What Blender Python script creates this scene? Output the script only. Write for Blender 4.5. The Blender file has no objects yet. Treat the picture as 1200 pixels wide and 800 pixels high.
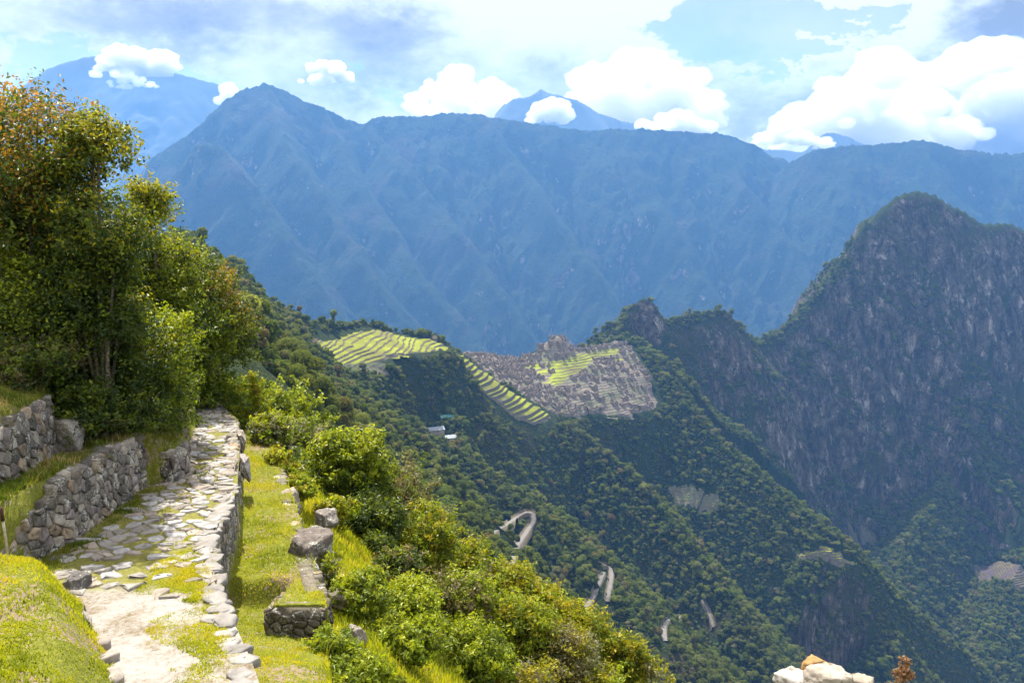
QUICK = False
HAZE = True
SUN_EL_D, SUN_AZ_D = 57.0, -22.0
HAZE_COL = (0.19, 0.475, 1.0)
HAZE_DEN = 0.000062
HAZE_TOP = 1010.0
CLOUD_STR = 0.36
EXPO = 1.7
import bpy, bmesh, math, random
import numpy as np
from mathutils import Vector, Matrix

random.seed(7)
RNG = np.random.default_rng(11)
SC = bpy.context.scene
COL = SC.collection
PITCH = math.radians(10.5)
SP, CP = math.sin(PITCH), math.cos(PITCH)
FOC = 1000.0            # focal length in photo pixels (photo 1200 x 800)

# ---------------------------------------------------------------- camera
cam_d = bpy.data.cameras.new('camera')
cam = bpy.data.objects.new('camera', cam_d)
COL.objects.link(cam)
cam_d.sensor_width = 36.0
cam_d.lens = 36.0 * FOC / 1200.0
cam_d.clip_start = 0.1
cam_d.clip_end = 60000
cam.location = (0, 0, 0)
cam.rotation_euler = (math.radians(90) - PITCH, 0, 0)
SC.camera = cam


def ray(px, py):
    dx, dy = (px - 600.0) / FOC, (400.0 - py) / FOC
    return np.array([dx, CP + dy * SP, -SP + dy * CP])


def P(px, py, Y):
    """world point in the direction of a photo pixel at Y metres ahead"""
    r = ray(px, py)
    return r * (Y / r[1])


def PZ(px, py, Z):
    r = ray(px, py)
    return r * (Z / r[2])


def project(X, Y, Z):
    zc = Y * CP - Z * SP
    yc = Y * SP + Z * CP
    return 600 + FOC * X / zc, 400 - FOC * yc / zc, zc


# ---------------------------------------------------------------- numpy noise
def _hash(ix, iy, iz, seed):
    h = (ix.astype(np.uint32) * np.uint32(374761393) + iy.astype(np.uint32) * np.uint32(668265263)
         + iz.astype(np.uint32) * np.uint32(2147483647 - 58) + np.uint32((seed * 974711 + 12345) & 0xffffffff))
    h = (h ^ (h >> np.uint32(13))) * np.uint32(1274126177)
    h = h ^ (h >> np.uint32(16))
    return (h & np.uint32(0xffff)).astype(np.float32) / 32767.5 - 1.0


def vnoise2(x, y, seed=0):
    x = np.asarray(x, np.float32); y = np.asarray(y, np.float32)
    fx, fy = np.floor(x), np.floor(y)
    ix, iy = fx.astype(np.int64), fy.astype(np.int64)
    tx, ty = x - fx, y - fy
    tx = tx * tx * tx * (tx * (tx * 6 - 15) + 10); ty = ty * ty * ty * (ty * (ty * 6 - 15) + 10)
    z = np.zeros_like(ix)
    a = _hash(ix, iy, z, seed); b = _hash(ix + 1, iy, z, seed)
    c = _hash(ix, iy + 1, z, seed); d = _hash(ix + 1, iy + 1, z, seed)
    a = a + (b - a) * tx
    c = c + (d - c) * tx
    return a + (c - a) * ty


def vnoise3(x, y, z, seed=0):
    x = np.asarray(x, np.float32); y = np.asarray(y, np.float32); z = np.asarray(z, np.float32)
    fx, fy, fz = np.floor(x), np.floor(y), np.floor(z)
    ix, iy, iz = fx.astype(np.int64), fy.astype(np.int64), fz.astype(np.int64)
    tx, ty, tz = x - fx, y - fy, z - fz
    tx = tx * tx * (3 - 2 * tx); ty = ty * ty * (3 - 2 * ty); tz = tz * tz * (3 - 2 * tz)

    def pl(k):
        a = _hash(ix, iy, iz + k, seed); b = _hash(ix + 1, iy, iz + k, seed)
        c = _hash(ix, iy + 1, iz + k, seed); d = _hash(ix + 1, iy + 1, iz + k, seed)
        a = a + (b - a) * tx
        c = c + (d - c) * tx
        return a + (c - a) * ty
    p = pl(0)
    return p + (pl(1) - p) * tz


def fbm2(x, y, oct=4, seed=0, gain=0.5):
    s = 0; a = 1.0; t = 0
    c, si = math.cos(0.6), math.sin(0.6)
    for o in range(oct):
        s = s + a * vnoise2(x, y, seed + o * 17); t += a
        x, y = (x * c - y * si) * 2.03 + 7.1, (x * si + y * c) * 2.03 + 3.7
        a *= gain
    return s / t


def rid2(x, y, oct=4, seed=0, gain=0.5):
    s = 0; a = 1.0; t = 0
    c, si = math.cos(0.6), math.sin(0.6)
    for o in range(oct):
        s = s + a * (1 - 2 * np.abs(vnoise2(x, y, seed + o * 17))); t += a
        x, y = (x * c - y * si) * 2.03 + 7.1, (x * si + y * c) * 2.03 + 3.7
        a *= gain
    return s / t


def fbm3(x, y, z, oct=3, seed=0, gain=0.5):
    s = 0; a = 1.0; t = 0
    for o in range(oct):
        s = s + a * vnoise3(x, y, z, seed + o * 31); t += a
        x, y, z = x * 2.03 + 3.1, y * 2.03 + 1.7, z * 2.03 + 5.3
        a *= gain
    return s / t


def sstep(a, b, x):
    t = np.clip((x - a) / (b - a), 0, 1)
    return t * t * (3 - 2 * t)


# ---------------------------------------------------------------- mesh helpers
def mesh_np(name, V, F=None, quads=None, tris=None, mats=None, midx=None, smooth=True, attrs=None):
    """mesh from numpy arrays; F: list of index lists, or quads (n,4) and tris (n,3) arrays"""
    me = bpy.data.meshes.new(name)
    V = np.asarray(V, np.float32)
    me.vertices.add(len(V))
    me.vertices.foreach_set('co', V.ravel())
    loops = []; tot = []
    if quads is not None and len(quads):
        q = np.asarray(quads, np.int32); loops.append(q.ravel()); tot.append(np.full(len(q), 4, np.int32))
    if tris is not None and len(tris):
        q = np.asarray(tris, np.int32); loops.append(q.ravel()); tot.append(np.full(len(q), 3, np.int32))
    if F:
        loops.append(np.concatenate([np.asarray(f, np.int32) for f in F]))
        tot.append(np.array([len(f) for f in F], np.int32))
    loops = np.concatenate(loops); tot = np.concatenate(tot)
    start = np.concatenate([[0], np.cumsum(tot)[:-1]]).astype(np.int32)
    me.loops.add(len(loops)); me.polygons.add(len(tot))
    me.loops.foreach_set('vertex_index', loops)
    me.polygons.foreach_set('loop_start', start)
    me.polygons.foreach_set('loop_total', tot)
    for m in (mats or []):
        me.materials.append(m)
    if midx is not None:
        me.polygons.foreach_set('material_index', np.asarray(midx, np.int32))
    me.polygons.foreach_set('use_smooth', np.full(len(tot), bool(smooth)))
    for k, a in (attrs or {}).items():
        a = np.asarray(a, np.float32)
        if a.ndim == 1:
            at = me.attributes.new(k, 'FLOAT', 'POINT'); at.data.foreach_set('value', a)
        else:
            at = me.attributes.new(k, 'FLOAT_COLOR', 'POINT')
            if a.shape[1] == 3:
                a = np.concatenate([a, np.ones((len(a), 1), np.float32)], 1)
            at.data.foreach_set('color', a.ravel())
    me.update(calc_edges=True)
    me.validate()
    return me


def link(name, me, parent=None, loc=None):
    o = bpy.data.objects.new(name, me)
    COL.objects.link(o)
    if parent is not None:
        o.parent = parent
    if loc is not None:
        o.location = loc
    return o


def tag(o, label=None, cat=None, group=None, kind=None):
    if label: o['label'] = label
    if cat: o['category'] = cat
    if group: o['group'] = group
    if kind: o['kind'] = kind
    return o


def empty(name, loc, rz=0.0):
    o = bpy.data.objects.new(name, None)
    COL.objects.link(o); o.location = loc; o.rotation_euler = (0, 0, rz)
    o.empty_display_size = 0.3
    return o


def grid_faces(nu, nv):
    i = np.arange(nu * nv, dtype=np.int32).reshape(nu, nv)
    return np.stack([i[:-1, :-1], i[1:, :-1], i[1:, 1:], i[:-1, 1:]], -1).reshape(-1, 4)


class MB:
    """collects pieces (verts, faces) into one mesh, with a colour per vertex"""
    def __init__(s):
        s.V = []; s.F = []; s.M = []; s.C = []; s.n = 0

    def add(s, V, F, m=0, col=(1, 1, 1)):
        V = np.asarray(V, np.float32).reshape(-1, 3)
        s.V.append(V)
        s.F += [[i + s.n for i in f] for f in F]
        s.M += [m] * len(F)
        c = np.asarray(col, np.float32)
        s.C.append(np.broadcast_to(c, (len(V), 3)))
        s.n += len(V)

    def box(s, c, size, rz=0.0, m=0, col=(1, 1, 1)):
        x, y, z = [k / 2 for k in size]
        v = np.array([[-x, -y, -z], [x, -y, -z], [x, y, -z], [-x, y, -z], [-x, -y, z], [x, -y, z], [x, y, z], [-x, y, z]])
        a, b = math.cos(rz), math.sin(rz)
        v = np.stack([v[:, 0] * a - v[:, 1] * b, v[:, 0] * b + v[:, 1] * a, v[:, 2]], 1) + np.array(c)
        s.add(v, [[0, 3, 2, 1], [4, 5, 6, 7], [0, 1, 5, 4], [1, 2, 6, 5], [2, 3, 7, 6], [3, 0, 4, 7]], m, col)

    def tube(s, pts, rad, n=6, m=0, col=(1, 1, 1)):
        pts = np.asarray(pts, float); V = []; k = len(pts)
        for i in range(k):
            d = pts[min(i + 1, k - 1)] - pts[max(i - 1, 0)]
            d = d / (np.linalg.norm(d) + 1e-9)
            u = np.cross(d, [0.31, 0.9, 0.2]); u /= np.linalg.norm(u) + 1e-9
            w = np.cross(d, u)
            for j in range(n):
                a = 2 * math.pi * j / n
                V.append(pts[i] + rad[i] * (math.cos(a) * u + math.sin(a) * w))
        F = [[i * n + j, i * n + (j + 1) % n, (i + 1) * n + (j + 1) % n, (i + 1) * n + j] for i in range(k - 1) for j in range(n)]
        F += [list(range(n))[::-1], [(k - 1) * n + j for j in range(n)]]
        s.add(V, F, m, col)

    def mesh(s, name, mats, smooth=True):
        return mesh_np(name, np.concatenate(s.V), F=s.F, mats=mats, midx=s.M, smooth=smooth,
                       attrs={'col': np.concatenate(s.C)})


# ---------------------------------------------------------------- material helpers
class NT:
    def __init__(s, tree):
        s.t = tree; s.n = tree.nodes; s.l = tree.links

    def node(s, typ, **kw):
        n = s.n.new(typ)
        for k, v in kw.items():
            setattr(n, k, v)
        return n

    def put(s, sock, v):
        if v is None: return
        if isinstance(v, bpy.types.NodeSocket): s.l.new(v, sock)
        else:
            if isinstance(v, (tuple, list)) and len(v) == 3 and sock.type == 'RGBA': v = (*v, 1)
            sock.default_value = v

    def math(s, op, a, b=None, c=None, clamp=False):
        n = s.node('ShaderNodeMath', operation=op, use_clamp=clamp)
        s.put(n.inputs[0], a); s.put(n.inputs[1], b)
        if c is not None: s.put(n.inputs[2], c)
        return n.outputs[0]

    def vmath(s, op, a, b=None, scale=None):
        n = s.node('ShaderNodeVectorMath', operation=op)
        s.put(n.inputs[0], a)
        if b is not None: s.put(n.inputs[1], b)
        if scale is not None: s.put(n.inputs['Scale'], scale)
        return n.outputs['Value'] if op in ('LENGTH', 'DOT_PRODUCT', 'DISTANCE') else n.outputs[0]

    def noise(s, vec, scale, detail=4, rough=0.55, out=0, dim='3D', dist=0.0):
        n = s.node('ShaderNodeTexNoise', noise_dimensions=dim)
        s.put(n.inputs['Vector'], vec)
        n.inputs['Scale'].default_value = scale; n.inputs['Detail'].default_value = detail
        n.inputs['Roughness'].default_value = rough; n.inputs['Distortion'].default_value = dist
        return n.outputs[out]

    def ramp(s, fac, pts, interp='LINEAR'):
        n = s.node('ShaderNodeValToRGB'); r = n.color_ramp; r.interpolation = interp
        while len(r.elements) < len(pts): r.elements.new(0.5)
        for e, (p, c) in zip(r.elements, pts):
            e.position = p
            e.color = (*c, 1) if isinstance(c, (tuple, list)) else (c, c, c, 1)
        s.put(n.inputs[0], fac)
        return n.outputs[0]

    def maprange(s, v, a, b, c=0.0, d=1.0, smooth=True):
        n = s.node('ShaderNodeMapRange', interpolation_type='SMOOTHSTEP' if smooth else 'LINEAR')
        s.put(n.inputs[0], v)
        for i, k in enumerate((a, b, c, d)): n.inputs[i + 1].default_value = k
        return n.outputs[0]

    def mix(s, fac, a, b, blend='MIX'):
        n = s.node('ShaderNodeMix', data_type='RGBA', blend_type=blend)
        s.put(n.inputs[0], fac); s.put(n.inputs[6], a); s.put(n.inputs[7], b)
        return n.outputs[2]

    def sep(s, v):
        n = s.node('ShaderNodeSeparateXYZ'); s.put(n.inputs[0], v)
        return n.outputs

    def comb(s, x, y, z):
        n = s.node('ShaderNodeCombineXYZ')
        for i, k in enumerate((x, y, z)): s.put(n.inputs[i], k)
        return n.outputs[0]

    def attr(s, name):
        return s.node('ShaderNodeAttribute', attribute_name=name)

    def bump(s, h, strength=0.5, dist=0.1, normal=None):
        n = s.node('ShaderNodeBump')
        n.inputs['Strength'].default_value = strength; n.inputs['Distance'].default_value = dist
        s.put(n.inputs['Height'], h)
        if normal is not None: s.put(n.inputs['Normal'], normal)
        return n.outputs[0]


def new_mat(name):
    m = bpy.data.materials.new(name); m.use_nodes = True
    t = m.node_tree; t.nodes.clear()
    return m, NT(t)


def finish(nt, color, rough=0.9, normal=None, spec=0.2):
    b = nt.node('ShaderNodeBsdfPrincipled')
    nt.put(b.inputs['Base Color'], color); nt.put(b.inputs['Roughness'], rough)
    b.inputs['Specular IOR Level'].default_value = spec
    if normal is not None: nt.put(b.inputs['Normal'], normal)
    o = nt.node('ShaderNodeOutputMaterial'); nt.l.new(b.outputs[0], o.inputs[0])
    return b
# ================================================================ TERRAIN
def pl(*pts):
    return np.array([P(x, y, Y * FS if Y >= 3000 else Y) for x, y, Y in pts])


FS = 1.45       # the range across the valley stands well over six kilometres off


def rdist(X, Y, pts):
    best = np.full(X.shape, 1e18, np.float32); zc = np.zeros_like(best); tt = np.zeros_like(best); sd = np.zeros_like(best)
    L = 0.0
    for a, b in zip(pts[:-1], pts[1:]):
        ex, ey = b[0] - a[0], b[1] - a[1]; l2 = ex * ex + ey * ey; l = math.sqrt(l2)
        t = np.clip(((X - a[0]) * ex + (Y - a[1]) * ey) / l2, 0, 1).astype(np.float32)
        dx = X - (a[0] + t * ex); dy = Y - (a[1] + t * ey)
        d2 = dx * dx + dy * dy
        m = d2 < best
        best[m] = d2[m]; zc[m] = (a[2] + t * (b[2] - a[2]))[m]; tt[m] = (L + t * l)[m]
        sd[m] = np.sign(ex * dy - ey * dx)[m]
        L += l
    return np.sqrt(best), zc, tt, sd


RIDGES = []


def ridge(pts, prof, gul=0.12, glen=60.0, seed=1, crest=1.0, prof_l=None, wig=0.0):
    RIDGES.append(dict(pts=np.array(pts, float), prof=prof, gul=gul, glen=glen, seed=seed, crest=crest, prof_l=prof_l or prof, wig=wig))


SL = lambda *a: ([p[0] for p in a], [p[1] for p in a])
SF = lambda *a: ([p[0] * FS for p in a], [p[1] * FS for p in a])
near_prof = SL((0, 0), (40, 14), (120, 78), (300, 235), (600, 480), (1500, 1150))
# the hillside of the trail, running on as the long left slope down to the terraces
D_pts = pl((205, 282, 620), (222, 290, 680), (250, 304, 750), (300, 332, 840), (350, 359, 920), (400, 377, 990),
           (435, 390, 1045), (470, 398, 1085), (512, 404, 1120), (535, 414, 1150), (562, 436, 1180), (600, 463, 1200), (643, 492, 1225))
ridge(D_pts, SL((0, 0), (40, 42), (120, 136), (300, 310), (600, 540), (1500, 1250)), 0.10, 70, 3, prof_l=SL((0, 0), (40, 26), (200, 180), (600, 520), (1500, 1150)))
ridge(pl((643, 492, 1225), (690, 515, 1215), (740, 556, 1160), (790, 612, 1090), (850, 690, 1000), (905, 780, 900)), SL((0, 0), (30, 26), (100, 108), (300, 300), (600, 540), (1500, 1250)), 0.16, 60, 33)
ridge(np.concatenate([np.array([[-16, -60, 6], [-16, 14, -2.5], [-24, 50, -9], [-42, 100, -17], [-80, 200, -31], [-150, 380, -46]]), pl((205, 284, 620))]),
      SL((0, 0), (20, 15), (120, 128), (300, 320), (600, 560), (1500, 1250)), 0.08, 40, 4, prof_l=SL((0, 0), (60, 20), (200, 150), (600, 480), (1500, 1150)))
# spur with the road
ridge(pl((330, 405, 800), (420, 458, 850), (470, 492, 890), (530, 530, 900), (600, 580, 875), (640, 615, 840), (700, 684, 790), (760, 742, 750), (840, 802, 700), (900, 860, 640)),
      SL((0, 0), (30, 12), (80, 46), (250, 200), (800, 660)), 0.08, 50, 5)
# spur below the ruined city, with its sunlit crest and the stepped platform
ridge(pl((745, 402, 1545), (772, 424, 1480), (786, 446, 1440), (815, 488, 1400), (850, 522, 1370), (900, 562, 1320), (950, 606, 1270), (985, 634, 1240), (1006, 660, 1215), (1030, 740, 1170), (1060, 850, 1080)),
      SL((0, 0), (25, 12), (90, 72), (300, 280), (800, 700)), 0.10, 50, 7, prof_l=SL((0, 0), (40, 20), (140, 120), (300, 250), (800, 700)))
# small peaks beside the big peak
ridge(pl((700, 412, 1560), (722, 396, 1620), (735, 372, 1660), (748, 355, 1680), (758, 350, 1690), (768, 359, 1700), (780, 378, 1720), (792, 377, 1740), (806, 371, 1760), (826, 369, 1780), (848, 367, 1790),
         (862, 376, 1810), (878, 396, 1850), (890, 405, 1900), (905, 396, 1950), (935, 373, 1990), (962, 344, 2020), (985, 311, 2050), (1000, 286, 2070), (1015, 265, 2085), (1030, 248, 2100), (1050, 232, 2115),
         (1075, 222, 2130), (1100, 230, 2140), (1126, 244, 2150), (1150, 261, 2155), (1166, 264, 2160), (1184, 261, 2165), (1200, 271, 2170), (1240, 296, 2180), (1320, 350, 2200)),
      SL((0, 0), (14, 18), (60, 120), (150, 330), (230, 480), (330, 590), (700, 850), (1500, 1400)), 0.13, 46, 9, wig=1.0,
      prof_l=SL((0, 0), (40, 30), (200, 230), (600, 600), (1500, 1300)))
# buttress on the lower right of the big peak
ridge(pl((1130, 300, 2090), (1140, 420, 1990), (1120, 540, 1870), (1060, 640, 1650), (1030, 760, 1420)), SL((0, 0), (30, 30), (120, 120), (600, 480), (1500, 1200)), 0.1, 40, 13)
ridge(pl((1240, 420, 2000), (1230, 600, 1750), (1180, 690, 1560), (1140, 790, 1380)), SL((0, 0), (60, 40), (200, 150), (600, 450), (1500, 1200)), 0.1, 60, 15)
# the long range across the valley
bp = SF((0, 0), (40, 40), (200, 215), (700, 730), (1300, 1250), (3000, 2400))
ridge(pl((60, 320, 4300), (120, 262, 4200), (165, 208, 4150), (176, 190, 4150), (205, 170, 4180), (235, 148, 4220), (262, 125, 4260), (285, 105, 4300), (305, 98, 4320), (325, 104, 4330), (345, 113, 4340), (375, 126, 4360), (405, 137, 4380),
         (428, 146, 4400), (440, 139, 4420), (455, 137, 4440), (490, 135, 4450), (530, 134, 4450), (570, 136, 4460), (600, 141, 4470), (640, 149, 4480), (680, 152, 4480), (720, 151, 4490), (760, 152, 4500), (800, 155, 4500),
         (840, 157, 4500), (880, 168, 4520), (905, 180, 4560), (932, 192, 4600), (980, 240, 4700)), bp, 0.2, 270, 21, crest=6.0)
ridge(pl((880, 230, 4500), (930, 189, 4350), (955, 178, 4300), (985, 172, 4260), (1030, 168, 4240), (1080, 166, 4220), (1120, 175, 4230), (1160, 181, 4240), (1200, 178, 4250), (1300, 170, 4250), (1400, 190, 4250)), bp, 0.2, 230, 22, crest=6.0)
sp = SF((0, 0), (30, 20), (80, 85), (200, 230), (500, 560), (1500, 1500))


def spur(Y0, z0, seed, *px, proud=(26, 75)):
    """spur standing out of the range face by tens of metres, running down from a crest point"""
    out = []; Y0, z0 = Y0 * FS, z0 * FS; proud = (proud[0] * FS, proud[1] * FS)
    for i, (x, y) in enumerate(px):
        r = ray(x, y); k = r[2] / r[1]
        yb = (1.06 * Y0 - z0) / (1.06 - k)
        out.append(P(x, y, yb - (proud[0] + (proud[1] - proud[0]) * min(1, i / 2)) * (i > 0)))
    ridge(out, sp, 0.16, 160, seed)


ridge(pl((60, 330, 3600), (130, 275, 3640), (185, 226, 3680), (215, 190, 3700), (240, 166, 3720), (256, 170, 3710), (275, 190, 3660), (300, 222, 3560), (345, 287, 3380), (400, 372, 3150), (440, 440, 3000)), sp, 0.16, 170, 23, crest=4)
spur(4320, 505, 24, (305, 98), (335, 160), (380, 230), (440, 320), (520, 420))
spur(4400, 320, 25, (432, 143), (470, 190), (540, 270), (610, 370), (660, 440))
spur(4460, 350, 26, (570, 137), (620, 210), (690, 300), (740, 390))
spur(4490, 285, 27, (720, 152), (760, 215), (810, 300), (850, 380))
spur(4500, 260, 28, (840, 158), (880, 220), (930, 290), (960, 360))
spur(4320, 130, 29, (945, 184), (990, 225), (1020, 260), (1050, 330))
spur(4380, 390, 30, (380, 128), (410, 200), (470, 290), (560, 400))
spur(4220, 200, 31, (1080, 167), (1110, 215), (1150, 260), (1180, 300))

PATCHES = []


def tps(pts):
    """thin plate surface through the control points"""
    pts = np.array(pts, float); n = len(pts); s = 100.0
    q = pts[:, :2] / s
    r = np.linalg.norm(q[:, None] - q[None], axis=2)
    K = np.where(r > 0, r * r * np.log(r + 1e-12), 0) + np.eye(n) * 0.02
    A = np.zeros((n + 3, n + 3)); A[:n, :n] = K; A[:n, n] = 1; A[:n, n + 1:] = q; A[n, :n] = 1; A[n + 1:, :n] = q.T
    w = np.linalg.solve(A, np.concatenate([pts[:, 2], [0, 0, 0]]))

    def f(X, Y):
        x, y = X / s, Y / s
        z = w[n] + w[n + 1] * x + w[n + 2] * y
        for i in range(n):
            r2 = (x - q[i, 0]) ** 2 + (y - q[i, 1]) ** 2
            z = z + w[i] * 0.5 * r2 * np.log(r2 + 1e-12)
        return z
    return f


def poly_sd(X, Y, poly):
    """signed distance to a polygon, negative inside"""
    d = np.full(X.shape, 1e18); ins = np.zeros(X.shape, bool)
    n = len(poly)
    for i in range(n):
        a, b = poly[i], poly[(i + 1) % n]
        ex, ey = b[0] - a[0], b[1] - a[1]
        t = np.clip(((X - a[0]) * ex + (Y - a[1]) * ey) / (ex * ex + ey * ey + 1e-9), 0, 1)
        d = np.minimum(d, (X - a[0] - t * ex) ** 2 + (Y - a[1] - t * ey) ** 2)
        c = ((a[1] > Y) != (b[1] > Y)) & (X < ex * (Y - a[1]) / (ey + 1e-12) + a[0])
        ins ^= c
    d = np.sqrt(d)
    return np.where(ins, -d, d)


def patch(name, poly, ctrl, fade=25.0):
    c = pl(*ctrl); p = pl(*poly)[:, :2]
    PATCHES.append(dict(name=name, poly=p, f=tps(c), fade=fade))


patch('city', [(540, 413, 1335), (580, 416, 1410), (615, 420, 1455), (650, 402, 1490), (675, 411, 1495), (700, 410, 1515), (725, 403, 1540), (742, 408, 1530), (760, 440, 1460), (772, 470, 1405), (768, 482, 1385), (740, 488, 1345), (690, 484, 1315), (652, 490, 1265), (620, 474, 1245), (580, 448, 1240)],
      [(540, 413, 1335), (580, 416, 1410), (615, 420, 1450), (650, 403, 1480), (640, 416, 1450), (675, 411, 1485), (700, 410, 1505), (725, 403, 1530), (745, 415, 1510), (760, 440, 1450), (770, 478, 1390), (740, 487, 1350), (690, 480, 1325), (650, 482, 1285), (610, 458, 1270), (650, 440, 1395), (700, 445, 1410), (600, 432, 1370), (580, 436, 1290)], 55)
patch('fan', [(350, 402, 862), (372, 437, 842), (395, 430, 865), (440, 425, 918), (500, 415, 1040), (528, 408, 1117), (515, 398, 1124), (470, 392, 1090), (437, 385, 1050), (400, 394, 975)],
      [(357, 406, 865), (385, 434, 850), (430, 425, 915), (475, 414, 995), (527, 408, 1112), (513, 400, 1122), (470, 394, 1082), (437, 387, 1040), (400, 398, 960), (420, 410, 935)], 60)
_st = [(531, 408, 1163), (547, 420, 1181), (564, 434, 1198), (602, 461, 1221), (649, 490, 1246), (643, 498, 1212), (628, 503, 1186), (608, 497, 1168), (585, 478, 1154), (560, 455, 1144), (540, 433, 1134), (522, 414, 1130)]
patch('stair', _st, _st + [(552, 430, 1162), (580, 452, 1180), (610, 474, 1196), (595, 470, 1178)], 40)
patch('lodge', [(485, 505, 965), (515, 492, 1000), (545, 500, 1000), (540, 520, 960), (505, 525, 945)],
      [(490, 506, 968), (515, 494, 998), (540, 500, 998), (535, 518, 962), (508, 522, 948)], 25)

_hill = P(654, 408, 1468)
_cf = PATCHES[0]['f']
PATCHES[0]['f'] = lambda X, Y: _cf(X, Y) + 15.0 * np.exp(-((X - _hill[0]) ** 2 + (Y - _hill[1]) ** 2) / 20.0 ** 2) + 3.0 * fbm2(X / 30, Y / 30, 3, 301)


def H(X, Y, detail=True):
    X = np.asarray(X, np.float32); Y = np.asarray(Y, np.float32); sh = X.shape
    X = X.ravel(); Y = Y.ravel()
    R = np.hypot(X, Y)
    out = np.where(R > 2700, -1700, -1000).astype(np.float32)
    wn = fbm2(X / 90, Y / 90, 4, 77)
    cn = fbm2(X / 14, Y / 14, 3, 41) if detail else 0
    for r in RIDGES:
        p = r['pts']; m = p[:, 1].mean()
        far = m > 3000
        sel = (R > 2600) if far else (R < 3300)
        if not sel.any(): continue
        x, y = X[sel], Y[sel]
        if far:
            wx = 48 * fbm2(x / 250, y / 250, 3, 141) + 14 * fbm2(x / 75, y / 75, 2, 142); wy = 85 * fbm2(x / 290, y / 290, 3, 143)
            d, zc, t, sd = rdist(x + wx, y + wy, p)
        else:
            d, zc, t, sd = rdist(x, y, p)
        g = rid2(t / r['glen'] + 0.25 * wn[sel] , d / (r['glen'] * 6) + 3.0, 4, r['seed'])
        dd = d * (1 + r['gul'] * g * sstep(0, 60, d) + 0.12 * wn[sel])
        drop = np.where(sd > 0, np.interp(dd, *r['prof_l']), np.interp(dd, *r['prof']))
        h = zc - drop
        if detail:
            h = h + r['crest'] * (cn[sel] if not np.isscalar(cn) else 0) * 1.2
        if r['wig'] and detail:
            # vertical flutes and ledges of the cliffs
            fl = rid2(t / 20.0 + 0.9 * wn[sel] + h / 90.0, h / 90.0, 4, 91) * 13 + rid2(t / 62.0 + h / 260.0, h / 220.0, 3, 92) * 26
            lg = rid2(h / 38.0 + fbm2(t / 60, h / 60, 2, 94), t / 120.0, 3, 93) * 9
            h = h + (fl + lg) * sstep(10, 70, d) * (1 - sstep(330, 480, d))
        o = out[sel]
        k = 8.0 if not far else 25.0
        hh = np.maximum(o, h) + np.where(np.abs(o - h) < k, (k - np.abs(o - h)) ** 2 / (4 * k) * 0.5, 0) * sstep(5, 60, d)
        out[sel] = hh
    if detail:
        amp = np.clip(R / 700.0, 0.15, 3.0)
        out = out + amp * (3.0 * fbm2(X / 45, Y / 45, 4, 55))
        farm = sstep(2800, 3400, R)
        out = out + farm * (15 * rid2(X / 370, Y / 370, 5, 56) + 7 * fbm2(X / 40, Y / 40, 3, 57))
    for q in PATCHES:
        c = q['poly'].mean(0); rad = np.linalg.norm(q['poly'] - c, axis=1).max() + q['fade'] * 2
        s = (X - c[0]) ** 2 + (Y - c[1]) ** 2 < rad * rad
        if s.any():
            sdv = poly_sd(X[s], Y[s], q['poly'])
            w = 1 - sstep(-2, q['fade'], sdv)
            out[s] = out[s] * (1 - w) + (q['f'](X[s], Y[s]) - 3.0 * (1 - sstep(-9, -3, sdv))) * w
    return out.reshape(sh)


# polar sheets (distance rings around the viewpoint; finer where slopes are steep)
def rings(segs):
    r = []
    for a, b, n, geo in segs:
        r.append(np.geomspace(a, b, n, endpoint=False) if geo else np.linspace(a, b, n, endpoint=False))
    return np.concatenate(r + [[segs[-1][1]]])


def polar(name, rr, amax, na, mats, kind='structure'):
    az = np.radians(np.linspace(-amax, amax, na))
    A, Rr = np.meshgrid(az, rr, indexing='ij')
    X, Y = Rr * np.sin(A), Rr * np.cos(A)
    Z = H(X, Y)
    V = np.stack([X, Y, Z], -1).reshape(-1, 3)
    q = grid_faces(na, len(rr))[:, ::-1]
    me = mesh_np(name, V, quads=q, mats=mats)
    o = link(name, me); tag(o, kind=kind)
    return o, az, rr, Z


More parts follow.
